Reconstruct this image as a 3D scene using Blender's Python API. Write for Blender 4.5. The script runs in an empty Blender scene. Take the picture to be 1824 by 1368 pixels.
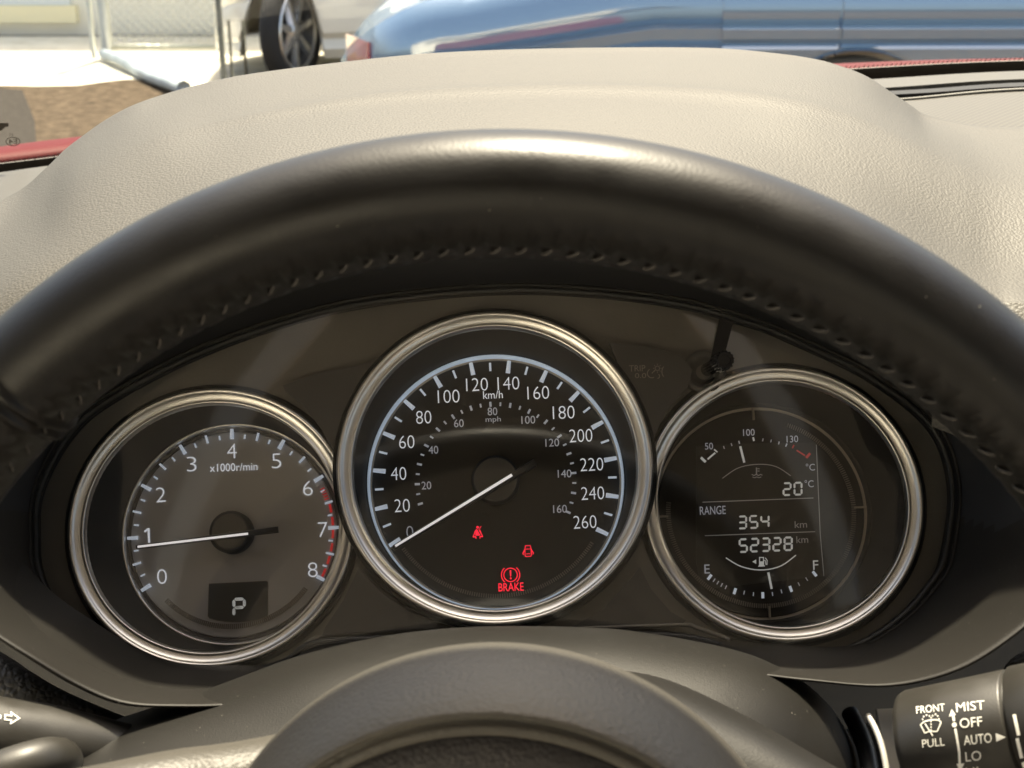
import bpy, bmesh, math, random
from mathutils import Vector, Matrix
from mathutils.bvhtree import BVHTree
from mathutils.geometry import delaunay_2d_cdt
R = math.radians
random.seed(7)
S = bpy.context.scene
COL = S.collection
# ---------------------------------------------------------------- camera
FPX = 2400.0                       # focal length in photo pixels (1824 wide)
PITCH = R(21)
CAM = Vector((0, 0, 1.25))
FWD = Vector((0, math.cos(PITCH), -math.sin(PITCH)))
RGT = Vector((1, 0, 0))
UPV = Vector((0, math.sin(PITCH), math.cos(PITCH)))
cd = bpy.data.cameras.new('camera')
cam = bpy.data.objects.new('camera', cd); COL.objects.link(cam)
cam.location = CAM; cam.rotation_euler = (R(90) - PITCH, 0, 0)
cd.sensor_width = 36; cd.lens = FPX / 1824 * 36
cd.clip_start = 0.01; cd.clip_end = 500
cd.dof.use_dof = True; cd.dof.focus_distance = 0.555; cd.dof.aperture_fstop = 26
S.camera = cam
S.render.resolution_x = 1024; S.render.resolution_y = 768
# ---------------------------------------------------------------- sky, sun, exposure
SUN_EL, SUN_AZ = 67, 8            # degrees; azimuth measured from +Y towards +X
w = bpy.data.worlds.new('World'); S.world = w; w.use_nodes = True
sk = w.node_tree.nodes.new('ShaderNodeTexSky'); sk.sky_type = 'NISHITA'; sk.sun_disc = False
sk.sun_elevation = R(SUN_EL); sk.sun_rotation = R(SUN_AZ); sk.air_density = .8; sk.dust_density = 5.0; sk.ozone_density = .3
bg = w.node_tree.nodes['Background']; bg.inputs[1].default_value = 0.15
vmw = w.node_tree.nodes.new('ShaderNodeVectorMath'); vmw.operation = 'MULTIPLY'; vmw.inputs[1].default_value = (1.05, 1.0, .88)   # hazy warm white balance
w.node_tree.links.new(sk.outputs[0], vmw.inputs[0]); w.node_tree.links.new(vmw.outputs[0], bg.inputs[0])
sl = bpy.data.lights.new('sun', 'SUN'); sl.energy = 5.0; sl.angle = R(3.0); sl.color = (1, .88, .68)
so = bpy.data.objects.new('sun', sl); COL.objects.link(so)
sd = Vector((math.sin(R(SUN_AZ)) * math.cos(R(SUN_EL)), math.cos(R(SUN_AZ)) * math.cos(R(SUN_EL)), math.sin(R(SUN_EL))))
so.rotation_euler = sd.to_track_quat('Z', 'Y').to_euler(); so.location = (0, 0, 6)
S.view_settings.view_transform = 'Standard'; S.view_settings.look = 'None'
S.view_settings.exposure = 1.35; S.view_settings.gamma = 1

# ---------------------------------------------------------------- helpers
def P(px, py, d):
    "point seen at photo pixel (px,py), d metres ahead of the camera"
    return CAM + FWD * d + RGT * ((px - 912) / FPX * d) + UPV * (-(py - 684) / FPX * d)
def ray(px, py):
    return (FWD + RGT * ((px - 912) / FPX) + UPV * (-(py - 684) / FPX))
def G(px, py, z=0.0):
    r = ray(px, py); return CAM + r * ((z - CAM.z) / r.z)

ORG = {}
def thing(name, label, cat, loc=(0, 0, 0), group=None):
    o = bpy.data.objects.new(name, None); COL.objects.link(o); o.location = loc
    o.empty_display_size = .02
    o['label'] = label; o['category'] = cat
    if group: o['group'] = group
    ORG[o] = Vector(loc); return o
def tag(o, label, cat, group=None):
    o['label'] = label; o['category'] = cat
    if group: o['group'] = group
    return o
def mesh(name, V, Fc, mat, parent=None, smooth=True, uv=None, kind=None, label=None, org=None):
    if parent is not None: o0 = ORG[parent]
    else: o0 = Vector(org) if org is not None else Vector((0, 0, 0))
    me = bpy.data.meshes.new(name)
    me.from_pydata([tuple(Vector(v) - o0) for v in V], [], Fc)
    if smooth: me.polygons.foreach_set('use_smooth', [True] * len(me.polygons))
    me.materials.append(mat); me.update()
    o = bpy.data.objects.new(name, me); COL.objects.link(o)
    if parent is not None: o.parent = parent; ORG[o] = o0
    else: o.location = o0; ORG[o] = o0
    if kind: o['kind'] = kind
    if label: o['label'] = label
    return o
def inst(name, me, parent, M):
    "object sharing mesh data, at world matrix M, under a parent whose world matrix is a pure translation"
    o = bpy.data.objects.new(name, me); COL.objects.link(o); o.parent = parent
    o.matrix_local = Matrix.Translation(-ORG[parent]) @ M
    return o
def sharp(o, ang=35):
    me = o.data; bm = bmesh.new(); bm.from_mesh(me)
    for e in bm.edges:
        if len(e.link_faces) == 2 and e.calc_face_angle(0) > R(ang): e.smooth = False
    bm.to_mesh(me); bm.free()

# --- materials
MATS = {}
def mat(name, col, rough=.5, metal=0, spec=.5, bump=None, var=None, emit=None, coat=0, aniso=0, rvar=None, sheen=0):
    if name in MATS: return MATS[name]
    m = bpy.data.materials.new(name); m.use_nodes = True; nt = m.node_tree; N = nt.nodes; L = nt.links
    b = N['Principled BSDF']
    b.inputs['Base Color'].default_value = (*col, 1); b.inputs['Roughness'].default_value = rough
    b.inputs['Metallic'].default_value = metal; b.inputs['Specular IOR Level'].default_value = spec
    b.inputs['Coat Weight'].default_value = coat; b.inputs['Coat Roughness'].default_value = .04
    b.inputs['Anisotropic'].default_value = aniso
    if sheen: b.inputs['Sheen Weight'].default_value = sheen; b.inputs['Sheen Roughness'].default_value = .45
    if emit:
        b.inputs['Emission Color'].default_value = (*emit[0], 1); b.inputs['Emission Strength'].default_value = emit[1]
    tc = N.new('ShaderNodeTexCoord')
    if var:      # (scale, amount): noise tone variation
        n = N.new('ShaderNodeTexNoise'); n.inputs['Scale'].default_value = var[0]; n.inputs['Detail'].default_value = 6
        L.new(tc.outputs['Object'], n.inputs['Vector'])
        mp = N.new('ShaderNodeMapRange'); mp.inputs[1].default_value = .25; mp.inputs[2].default_value = .75
        mp.inputs[3].default_value = 1 - var[1]; mp.inputs[4].default_value = 1 + var[1]
        L.new(n.outputs[0], mp.inputs[0])
        vm = N.new('ShaderNodeVectorMath'); vm.operation = 'SCALE'; vm.inputs[0].default_value = col
        L.new(mp.outputs[0], vm.inputs['Scale']); L.new(vm.outputs[0], b.inputs['Base Color'])
    if rvar:
        n = N.new('ShaderNodeTexNoise'); n.inputs['Scale'].default_value = rvar[0]; n.inputs['Detail'].default_value = 5
        L.new(tc.outputs['Object'], n.inputs['Vector'])
        mp = N.new('ShaderNodeMapRange'); mp.inputs[1].default_value = .3; mp.inputs[2].default_value = .7
        mp.inputs[3].default_value = max(.02, rough - rvar[1]); mp.inputs[4].default_value = min(1, rough + rvar[1])
        L.new(n.outputs[0], mp.inputs[0]); L.new(mp.outputs[0], b.inputs['Roughness'])
    if bump:     # (kind, scale, strength, distance)
        k, sc, st, dist = bump
        if k == 'leather':
            n = N.new('ShaderNodeTexVoronoi'); n.feature = 'SMOOTH_F1'; n.inputs['Smoothness'].default_value = .35
            nz = N.new('ShaderNodeTexNoise'); nz.inputs['Scale'].default_value = sc * .6
            L.new(tc.outputs['Object'], nz.inputs['Vector'])
            mx = N.new('ShaderNodeMix'); mx.data_type = 'RGBA'; mx.inputs[0].default_value = .0012 if sc > 300 else .002
            ad = N.new('ShaderNodeVectorMath'); ad.operation = 'MULTIPLY_ADD'; ad.inputs[1].default_value = (.9 / sc,) * 3
            L.new(nz.outputs['Color'], ad.inputs[0]); L.new(tc.outputs['Object'], ad.inputs[2]); L.new(ad.outputs[0], n.inputs['Vector'])
            h = n.outputs['Distance']
        else:
            n = N.new('ShaderNodeTexNoise'); n.inputs['Detail'].default_value = 4
            L.new(tc.outputs['Object'], n.inputs['Vector']); h = n.outputs[0]
        n.inputs['Scale'].default_value = sc
        bp = N.new('ShaderNodeBump'); bp.inputs['Strength'].default_value = st; bp.inputs['Distance'].default_value = dist
        if k == 'leather': bp.invert = True
        L.new(h, bp.inputs['Height']); L.new(bp.outputs[0], b.inputs['Normal'])
    MATS[name] = m; return m
def glass_mat(name, rough, tint, gain, base=0.0):
    m = bpy.data.materials.new(name); m.use_nodes = True; nt = m.node_tree; N = nt.nodes; L = nt.links
    N.remove(N['Principled BSDF']); out = N['Material Output']
    t = N.new('ShaderNodeBsdfTransparent'); t.inputs[0].default_value = (*tint, 1)
    g = N.new('ShaderNodeBsdfGlossy'); g.inputs['Roughness'].default_value = rough
    ge = N.new('ShaderNodeNewGeometry'); dt = N.new('ShaderNodeVectorMath'); dt.operation = 'DOT_PRODUCT'
    L.new(ge.outputs['Incoming'], dt.inputs[0]); L.new(ge.outputs['Normal'], dt.inputs[1])
    def mth(op, a, b_=None, c=None):
        q = N.new('ShaderNodeMath'); q.operation = op
        for k, v in enumerate((a, b_, c)):
            if v is None: continue
            if isinstance(v, (int, float)): q.inputs[k].default_value = v
            else: L.new(v, q.inputs[k])
        return q.outputs[0]
    # Schlick reflectance, the same from both sides of the thin pane
    fr = mth('MULTIPLY_ADD', mth('POWER', mth('SUBTRACT', 1.0, mth('ABSOLUTE', dt.outputs['Value'])), 5.0), .96, .04)
    fo = mth('MINIMUM', mth('MULTIPLY', fr, gain), 1.0)
    mx = N.new('ShaderNodeMixShader')
    L.new(fo, mx.inputs[0])
    L.new(t.outputs[0], mx.inputs[1]); L.new(g.outputs[0], mx.inputs[2]); L.new(mx.outputs[0], out.inputs[0])
    return m

M_dash = mat('dash_vinyl', (.052, .0472, .0365), .55, bump=('leather', 900, .45, .0004), var=(9, .05), spec=.5)
M_pad = mat('dash_hard_plastic', (.052, .0472, .0365), .5, bump=('noise', 1500, .25, .0003))
M_under = mat('visor_underside', (.012, .012, .013), .6, bump=('noise', 1500, .2, .0002))
M_surr = mat('surround_plastic', (.013, .0118, .010), .50, spec=.25, bump=('noise', 2600, .25, .0002), var=(14, .15))
M_rim = mat('wheel_leather', (.0045, .0042, .0041), .40, spec=.35, bump=('leather', 1300, .11, .0003), rvar=(60, .06))
M_rim2 = mat('wheel_leather_grained', (.017, .016, .016), .42, bump=('leather', 900, .2, .0003))
M_thread = mat('stitch_thread', (.035, .032, .03), .6)
M_hub = mat('hub_plastic', (.06, .055, .045), .5, bump=('leather', 800, .45, .0004), var=(12, .1))
M_hubc = mat('airbag_cover_plastic', (.022, .02, .02), .6, bump=('leather', 800, .6, .0005))
M_shroud = mat('shroud_plastic', (.010, .0092, .0078), .5, spec=.26, bump=('noise', 1800, .3, .0003), var=(14, .1))
M_blk = mat('black_plastic', (.01, .01, .01), .45)
M_gloss = mat('gloss_black', (.008, .008, .009), .12)
M_chrome = mat('satin_chrome', (.90, .88, .85), .30, metal=1)
M_plate = mat('cluster_backplate', (.13, .119, .102), .42, metal=.3, bump=('noise', 900, .3, .0002), var=(16, .25), rvar=(12, .15))
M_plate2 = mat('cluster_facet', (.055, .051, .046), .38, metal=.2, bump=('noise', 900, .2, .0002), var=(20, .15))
M_cup = mat('gauge_cup', (.055, .050, .043), .7, spec=.2, bump=('noise', 700, .15, .0002))
M_dial = mat('dial_black', (.036, .031, .025), .6, spec=.3, bump=('noise', 2500, .15, .0001))
M_dialg = mat('dial_grey', (.48, .465, .47), .42, metal=.25, bump=('noise', 2500, .2, .0001))
M_band = mat('dial_band', (.42, .36, .29), .5, metal=0, bump=('noise', 1200, .2, .0001))
M_rib = mat('dial_rib', (.22, .19, .16), .5)
M_num = mat('numeral_white', (.75, .76, .78), .5, emit=((.82, .86, .95), .20))
M_numd = mat('numeral_dim', (.5, .5, .52), .5, emit=((.62, .66, .78), .10))
M_tick = mat('tick_white', (.8, .83, .88), .35, emit=((.7, .8, .95), .14))
M_ringl = mat('pale_light_ring', (.6, .68, .78), .35, emit=((.55, .68, .85), .14))
M_needle = mat('needle_stripe', (.85, .83, .82), .4, emit=((.95, .92, .92), .25))
M_red = mat('warning_lamp_red', (.5, .01, .02), .5, emit=((1.0, .02, .05), .5))
M_redz = mat('red_zone', (.6, .03, .03), .5, emit=((.9, .05, .05), .10))
M_redd = mat('red_zone_dim', (.4, .05, .04), .5, emit=((.6, .06, .05), .12))
M_lcd = mat('lcd_segment', (.6, .6, .58), .5, emit=((.85, .87, .85), .11))
M_lcdd = mat('lcd_line', (.35, .34, .32), .5, emit=((.5, .5, .5), .05))
M_lcdp = mat('lcd_panel', (.034, .029, .023), .35)
M_ghost = mat('ghost_print', (.22, .195, .165), .5)
M_hubspun = mat('spun_hub', (.10, .095, .09), .32, metal=.8)
M_print = mat('stalk_print', (.78, .76, .68), .5, emit=((.8, .76, .62), .05))
M_dust = mat('dust_specks', (.20, .19, .16), .8)

# --- surface tools
def cr(p0, p1, p2, p3, t):
    return .5 * ((2 * p1) + (-p0 + p2) * t + (2 * p0 - 5 * p1 + 4 * p2 - p3) * t * t + (-p0 + 3 * p1 - 3 * p2 + p3) * t ** 3)
def resample(pts, n, closed=False):
    "Catmull-Rom through the points, then n points even in arc length"
    k = len(pts); out = []
    segs = k if closed else k - 1
    for i in range(segs):
        g = (lambda j: pts[j % k]) if closed else (lambda j: pts[max(0, min(k - 1, j))])
        for q in range(12): out.append(cr(g(i - 1), g(i), g(i + 1), g(i + 2), q / 12))
    out.append(pts[0].copy() if closed else pts[-1].copy())
    L = [0]
    for a, b in zip(out, out[1:]): L.append(L[-1] + (b - a).length)
    res = []; j = 0; m = n if closed else n - 1
    for i in range(n):
        s = L[-1] * i / m
        while j < len(L) - 2 and L[j + 1] < s: j += 1
        t = (s - L[j]) / max(1e-9, L[j + 1] - L[j]); res.append(out[j].lerp(out[j + 1], min(1, max(0, t))))
    return res
def grid_faces(nr, nc, closed=False):
    F = []
    for i in range(nr - 1):
        for j in range(nc if closed else nc - 1):
            k = (j + 1) % nc; F.append((i * nc + j, i * nc + k, (i + 1) * nc + k, (i + 1) * nc + j))
    return F
def loft(rows, nc, sub, closed=False):
    "rows: lists of Vectors -> smooth grid"
    rr = [resample(r, nc, closed) for r in rows]; out = []
    for i in range(len(rr) - 1):
        a, b, c, d = rr[max(0, i - 1)], rr[i], rr[i + 1], rr[min(len(rr) - 1, i + 2)]
        for q in range(sub): out.append([cr(a[j], b[j], c[j], d[j], q / sub) for j in range(nc)])
    out.append(rr[-1])
    V = [v for r in out for v in r]
    return V, grid_faces(len(out), nc, closed)
def lathe(prof, M, n=96, sx=1.0, sy=1.0):
    "profile [(r,h)] spun about the local z of M"
    V = []
    for r, h in prof:
        for j in range(n):
            a = 2 * math.pi * j / n; V.append(M @ Vector((r * sx * math.cos(a), r * sy * math.sin(a), h)))
    return V, grid_faces(len(prof), n, True)
def tube(path, rad, n=10, closed=False, caps=True):
    V = []; F = []; k = len(path)
    for i, p in enumerate(path):
        a = path[(i - 1) % k] if (closed or i > 0) else p; b = path[(i + 1) % k] if (closed or i < k - 1) else p
        t = (b - a).normalized(); x = t.cross(Vector((.13, .2, .97))).normalized(); y = t.cross(x)
        r = rad[i] if isinstance(rad, (list, tuple)) else rad
        for j in range(n):
            an = 2 * math.pi * j / n; V.append(p + x * (r * math.cos(an)) + y * (r * math.sin(an)))
    F = grid_faces(k, n, True)
    if closed:
        for j in range(n): F.append(((k - 1) * n + j, (k - 1) * n + (j + 1) % n, (j + 1) % n, j))
    elif caps: F += [tuple(range(n)), tuple((k - 1) * n + j for j in range(n))[::-1]]
    return V, F
def box(M, sx, sy, sz, bev=0):
    V = []
    for z in (-1, 1):
        for x, y in ((-1, -1), (1, -1), (1, 1), (-1, 1)):
            V.append(M @ Vector((x * sx / 2 - (x * bev if z > 0 else 0), y * sy / 2 - (y * bev if z > 0 else 0), z * sz / 2)))
    return V, [(3, 2, 1, 0), (4, 5, 6, 7), (0, 1, 5, 4), (1, 2, 6, 5), (2, 3, 7, 6), (3, 0, 4, 7)]
def join(parts):
    V = []; F = []
    for v, f in parts:
        o = len(V); V += list(v); F += [tuple(i + o for i in q) for q in f]
    return V, F
def solid(V, F, t):
    "give a sheet thickness t along -normal"
    me = bpy.data.meshes.new('tmp'); me.from_pydata([tuple(v) for v in V], [], F); me.update()
    bm = bmesh.new(); bm.from_mesh(me); bmesh.ops.recalc_face_normals(bm, faces=bm.faces)
    bmesh.ops.solidify(bm, geom=bm.faces[:], thickness=t)
    v2 = [v.co.copy() for v in bm.verts]; bm.verts.index_update(); f2 = [tuple(v.index for v in f.verts) for f in bm.faces]
    bm.free(); bpy.data.meshes.remove(me); return v2, f2

# --- 2D print, in photo pixels, dropped onto a surface
def text2d(s, shear=0.0, thin=0.0):
    c = bpy.data.curves.new('t', 'FONT'); c.body = s; c.resolution_u = 4; c.shear = shear; c.offset = thin
    o = bpy.data.objects.new('t', c); COL.objects.link(o)
    bpy.context.view_layer.update()
    me = bpy.data.meshes.new_from_object(o.evaluated_get(bpy.context.evaluated_depsgraph_get()))
    V = [(v.co.x, v.co.y) for v in me.vertices]; F = [tuple(p.vertices) for p in me.polygons]
    bpy.data.objects.remove(o); bpy.data.curves.remove(c); bpy.data.meshes.remove(me)
    return V, F
def text_px(s, cx, cy, w, h, rot=-2.2, thin=0.0, skew=0.0):
    V, F = text2d(s, thin=thin)
    x0 = min(v[0] for v in V); x1 = max(v[0] for v in V); y0 = min(v[1] for v in V); y1 = max(v[1] for v in V)
    sc = h / (y1 - y0); sx = w / (x1 - x0) if w else sc
    ca, sa = math.cos(R(rot)), math.sin(R(rot)); out = []
    for x, y in V:
        X = (x - (x0 + x1) / 2) * sx; Y = -(y - (y0 + y1) / 2) * sc; X += -Y * skew
        out.append((cx + X * ca - Y * sa, cy + X * sa + Y * ca))
    return out, F
def stroke(pts, wd, closed=False):
    "polyline with width, mitred, px space"
    n = len(pts); V = []; F = []
    for i in range(n):
        a = Vector(pts[(i - 1) % n] if (closed or i > 0) else pts[i]); p = Vector(pts[i]); b = Vector(pts[(i + 1) % n] if (closed or i < n - 1) else pts[i])
        d1 = (p - a).normalized() if (p - a).length > 1e-6 else (b - p).normalized(); d2 = (b - p).normalized() if (b - p).length > 1e-6 else d1
        t = (d1 + d2); t = t.normalized() if t.length > 1e-3 else d1
        nn = Vector((-t.y, t.x)); k = 1 / max(.45, abs(nn.dot(Vector((-d1.y, d1.x)))))
        V += [tuple(p + nn * wd / 2 * k), tuple(p - nn * wd / 2 * k)]
    for i in range(n if closed else n - 1):
        j = (i + 1) % n; F.append((2 * i, 2 * i + 1, 2 * j + 1, 2 * j))
    return V, F
def poly(pts): return list(pts), [tuple(range(len(pts)))]
def arc(cx, cy, r, a0, a1, n=16, ry=None):
    ry = ry or r
    return [(cx + r * math.cos(R(a0 + (a1 - a0) * i / n)), cy - ry * math.sin(R(a0 + (a1 - a0) * i / n))) for i in range(n + 1)]
SEG = {'0': 'abcdef', '1': 'bc', '2': 'abged', '3': 'abgcd', '4': 'fgbc', '5': 'afgcd', '6': 'afgedc', '7': 'abc', '8': 'abcdefg', '9': 'abcdfg', 'P': 'abefg'}
def seven(ch, cx, cy, w, h, t, sl=.0, rot=-2.2):
    x0, x1, y0, y1 = -w / 2, w / 2, -h / 2, h / 2; g = t * .12; out = []
    H = lambda y, s: [(x0 + g + t * .5, y), (x0 + g + t, y - t / 2), (x1 - g - t, y - t / 2), (x1 - g - t * .5, y), (x1 - g - t, y + t / 2), (x0 + g + t, y + t / 2)]
    Vt = lambda x, a, b: [(x, a + g), (x + t / 2, a + g + t / 2), (x + t / 2, b - g - t / 2), (x, b - g), (x - t / 2, b - g - t / 2), (x - t / 2, a + g + t / 2)]
    yt, yb = y0 + t / 2, y1 - t / 2; xl, xr = x0 + t / 2, x1 - t / 2
    D = {'a': H(yt, 0), 'g': H(0, 0), 'd': H(yb, 0), 'f': Vt(xl, yt, 0), 'e': Vt(xl, 0, yb), 'b': Vt(xr, yt, 0), 'c': Vt(xr, 0, yb)}
    ca, sa = math.cos(R(rot)), math.sin(R(rot))
    for k in SEG[ch]:
        out.append(poly([(cx + (x - y * sl) * ca - y * sa, cy + (x - y * sl) * sa + y * ca) for x, y in D[k]]))
    return join(out)
def rotpx(p, cx, cy, rot=-2.2):
    V, F = p; ca, sa = math.cos(R(rot)), math.sin(R(rot))
    return [(cx + x * ca - y * sa, cy + x * sa + y * ca) for x, y in V], F

# ---------------------------------------------------------------- cluster frame
TILT, ROLL = R(11), R(2.4)
cn = (-FWD * math.cos(TILT) + UPV * math.sin(TILT)).normalized()
cu = (RGT * math.cos(ROLL) + UPV * math.sin(ROLL)); cu = (cu - cn * cu.dot(cn)).normalized()
cv = cn.cross(cu)
C0 = P(882, 838, .52)
def frame(o, u, v, n):
    m = Matrix((u, v, n)).transposed().to_4x4(); m.translation = o; return m
MC = frame(C0, cu, cv, cn)
def L3(u, v, h): return C0 + cu * u + cv * v + cn * h
def H(px, py, h):
    r = ray(px, py); return CAM + r * (((C0 + cn * h) - CAM).dot(cn) / r.dot(cn))
def printed(name, shp, h, mt, parent, **k):
    V, F = shp; return mesh(name, [H(x, y, h) for x, y in V], F, mt, parent, smooth=False, **k)

# ================================================================ SETTING
def noise_ground(name, c1, c2, sc, bumpd):
    m = bpy.data.materials.new(name); m.use_nodes = True; nt = m.node_tree; N = nt.nodes; L = nt.links; b = N['Principled BSDF']
    b.inputs['Roughness'].default_value = .95; b.inputs['Specular IOR Level'].default_value = .1
    tc = N.new('ShaderNodeTexCoord'); n = N.new('ShaderNodeTexNoise'); n.inputs['Scale'].default_value = sc; n.inputs['Detail'].default_value = 8; n.inputs['Roughness'].default_value = .7
    L.new(tc.outputs['Object'], n.inputs['Vector']); r = N.new('ShaderNodeValToRGB')
    r.color_ramp.elements[0].position = .32; r.color_ramp.elements[0].color = (*c1, 1); r.color_ramp.elements[1].position = .66; r.color_ramp.elements[1].color = (*c2, 1)
    L.new(n.outputs[0], r.inputs[0]); L.new(r.outputs[0], b.inputs['Base Color'])
    bp = N.new('ShaderNodeBump'); bp.inputs['Distance'].default_value = bumpd; L.new(n.outputs[0], bp.inputs['Height']); L.new(bp.outputs[0], b.inputs['Normal'])
    return m
M_mulch = noise_ground('dry_ground', (.045, .036, .027), (.19, .145, .10), 14, .06)
M_conc = noise_ground('pale_concrete', (.55, .52, .42), (.75, .72, .62), 5, .01)
M_dark = noise_ground('dark_grey_ground', (.03, .027, .024), (.06, .054, .047), 30, .01)
mesh('ground', [(-250, -60, 0), (250, -60, 0), (250, 400, 0), (-250, 400, 0)], [(0, 1, 2, 3)], M_mulch, kind='structure')
mesh('path', [G(x, y, .004) for x, y in ((-900, 400), (70, 330), (62, 215), (40, 160), (-60, 152), (-900, 152))], [(0, 1, 2, 3, 4, 5)], M_dark, kind='structure', smooth=False)  # plain dark grey patch laid over the ground at the left
# pale concrete; ragged near edge follows the shade line, sun contrast put into colour
edge = []
for px in range(-1500, 4200, 40):
    py = 150 + (3 if px < 170 else 10 * math.sin(px * .021)) + random.uniform(-3, 3)
    p = G(px, py, .004); edge.append(p)
far = [Vector((p.x * 1.25, 10.9, .004)) for p in edge]
n = len(edge); mesh('sunlit_pavement', edge + far, [(i, i + 1, n + i + 1, n + i) for i in range(n - 1)], M_conc, kind='structure', smooth=False)

mesh('sunlit_pavement', [(-9, -9, .004), (2.6, -9, .004), (1.6, -.6, .004), (-9, -.6, .004)], [(0, 1, 2, 3)], M_conc, kind='structure', smooth=False)  # unseen pale paving added behind the viewer, mirrored as cream in the blue car
M_wall = mat('cream_render', (.78, .77, .70), .8, var=(1.5, .06), bump=('noise', 40, .3, .01))
M_wall2 = mat('pale_metal_siding', (.62, .68, .72), .45, var=(2, .05))
M_trim = mat('cream_trim', (.80, .74, .50), .6)
# building behind the fence
b = thing('building', 'pale building with a wide shutter door behind the chain link fence', 'building', (-3.4, 10.9, 0))
V, F = box(Matrix.Translation((-1, 11.6, 1.15)), 22, 1.2, 2.3); mesh('wall', V, F, M_wall, b, smooth=False)
V, F = box(Matrix.Translation((-1, 11.6, 2.36)), 22.4, 1.3, .12); mesh('roof', V, F, M_wall2, b, smooth=False)
xr = G(178, 70).x * 10.98 / G(178, 70).y
for i in range(7):
    V, F = box(Matrix.Translation((xr - 2.3, 10.975, .36 + i * .26)), 4.2, .05, .25); o = mesh('shutter_slat', V, F, M_wall2, b, smooth=False)
V, F = box(Matrix.Translation((xr - 2.3, 10.96, .17)), 4.3, .10, .13); mesh('shutter_sill', V, F, M_trim, b, smooth=False)
M_galv = mat('galvanised_steel', (.42, .43, .38), .45, metal=.6, var=(20, .1))
M_olive = mat('olive_painted_steel', (.10, .10, .075), .5, var=(30, .2))
# unseen cream building, added for the blue paint to mirror
bb = thing('building', 'unseen long cream building added behind the viewer for reflections in the blue car', 'building', (-4, -9, 0))
V, F = box(Matrix.Translation((-4.6, -9.6, 2.1)), 12, 1.2, 4.2); mesh('wall', V, F, M_wall, bb, smooth=False)
V, F = box(Matrix.Translation((-4.6, -9.6, 4.28)), 12.4, 1.5, .14); mesh('roof', V, F, M_wall2, bb, smooth=False)
# chain link fence
fy = 9.6
f0 = P(196, 90, 9.6 / 1); 
def at_y(px, py, Y):
    r = ray(px, py); return CAM + r * (Y / r.y)
xa, xb = at_y(190, 80, fy).x, at_y(412, 80, fy).x
zb = .06
fe = thing('chain_link_fence', 'chain link fence with a thick pale post beside the building', 'fence', (xa, fy, 0))
V, F = tube([Vector((xa, fy, 0)), Vector((xa, fy, 2.1))], .042, 14); mesh('post', V, F, M_galv, fe)
V, F = tube([Vector((xa - .1, fy + .02, 0)), Vector((xa - .1, fy + .02, 2.1))], .02, 10); mesh('post', V, F, M_galv, fe)
for z in (zb + .02, 1.95):
    V, F = tube([Vector((xa, fy, z)), Vector((xb, fy, z))], .018, 10); mesh('rail', V, F, M_galv, fe)
parts = []; st = .065; nw = int((xb - xa) / st)
for i in range(-30, nw + 1):
    for sgn in (1, -1):
        x0 = xa + i * st if sgn > 0 else xa + (i + 30) * st
        p0 = Vector((x0, fy, zb)); p1 = Vector((x0 + sgn * 1.9, fy, zb + 1.9))
        lo, hi = (xa, xb)
        d = p1 - p0; t0, t1 = 0, 1
        ta, tb = (lo - p0.x) / d.x, (hi - p0.x) / d.x
        if ta > tb: ta, tb = tb, ta
        t0, t1 = max(t0, ta), min(t1, tb)
        if t1 - t0 > .01: parts.append(tube([p0 + d * t0, p0 + d * t1], .0024, 4, caps=False))
V, F = join(parts); mesh('wire_mesh', V, F, M_galv, fe, kind='stuff')
# gate post with latch loop
gp = at_y(411, 300, 7.4); gp.z = 0; g = thing('gate_post', 'thin dark olive gate post with a rectangular latch loop', 'post', gp)
V, F = tube([gp, gp + Vector((0, 0, 1.9))], .017, 12); mesh('pole', V, F, M_olive, g)
l0, l1 = at_y(414, 137, gp.y), at_y(432, 36, gp.y)
V, F = tube([Vector((l0.x, gp.y, l0.z)), Vector((l1.x, gp.y, l0.z)), Vector((l1.x, gp.y, l1.z)), Vector((l0.x, gp.y, l1.z))], .009, 8, closed=True)
mesh('latch_loop', V, F, M_olive, g)
# fallen board
a, c = G(184, 96, .05), G(328, 160, .05)
V, F = tube([a.lerp(c, t / 8) + Vector((0, 0, .01 * math.sin(t))) for t in range(9)], [.035 + .01 * (t / 8) for t in range(9)], 8)
M_board = mat('weathered_pipe', (.36, .42, .46), .6, var=(8, .2))
tag(mesh('metal_pipe', V, F, M_board, org=a), 'grey blue metal pipe lying slanted on the dry ground', 'pipe')

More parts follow.
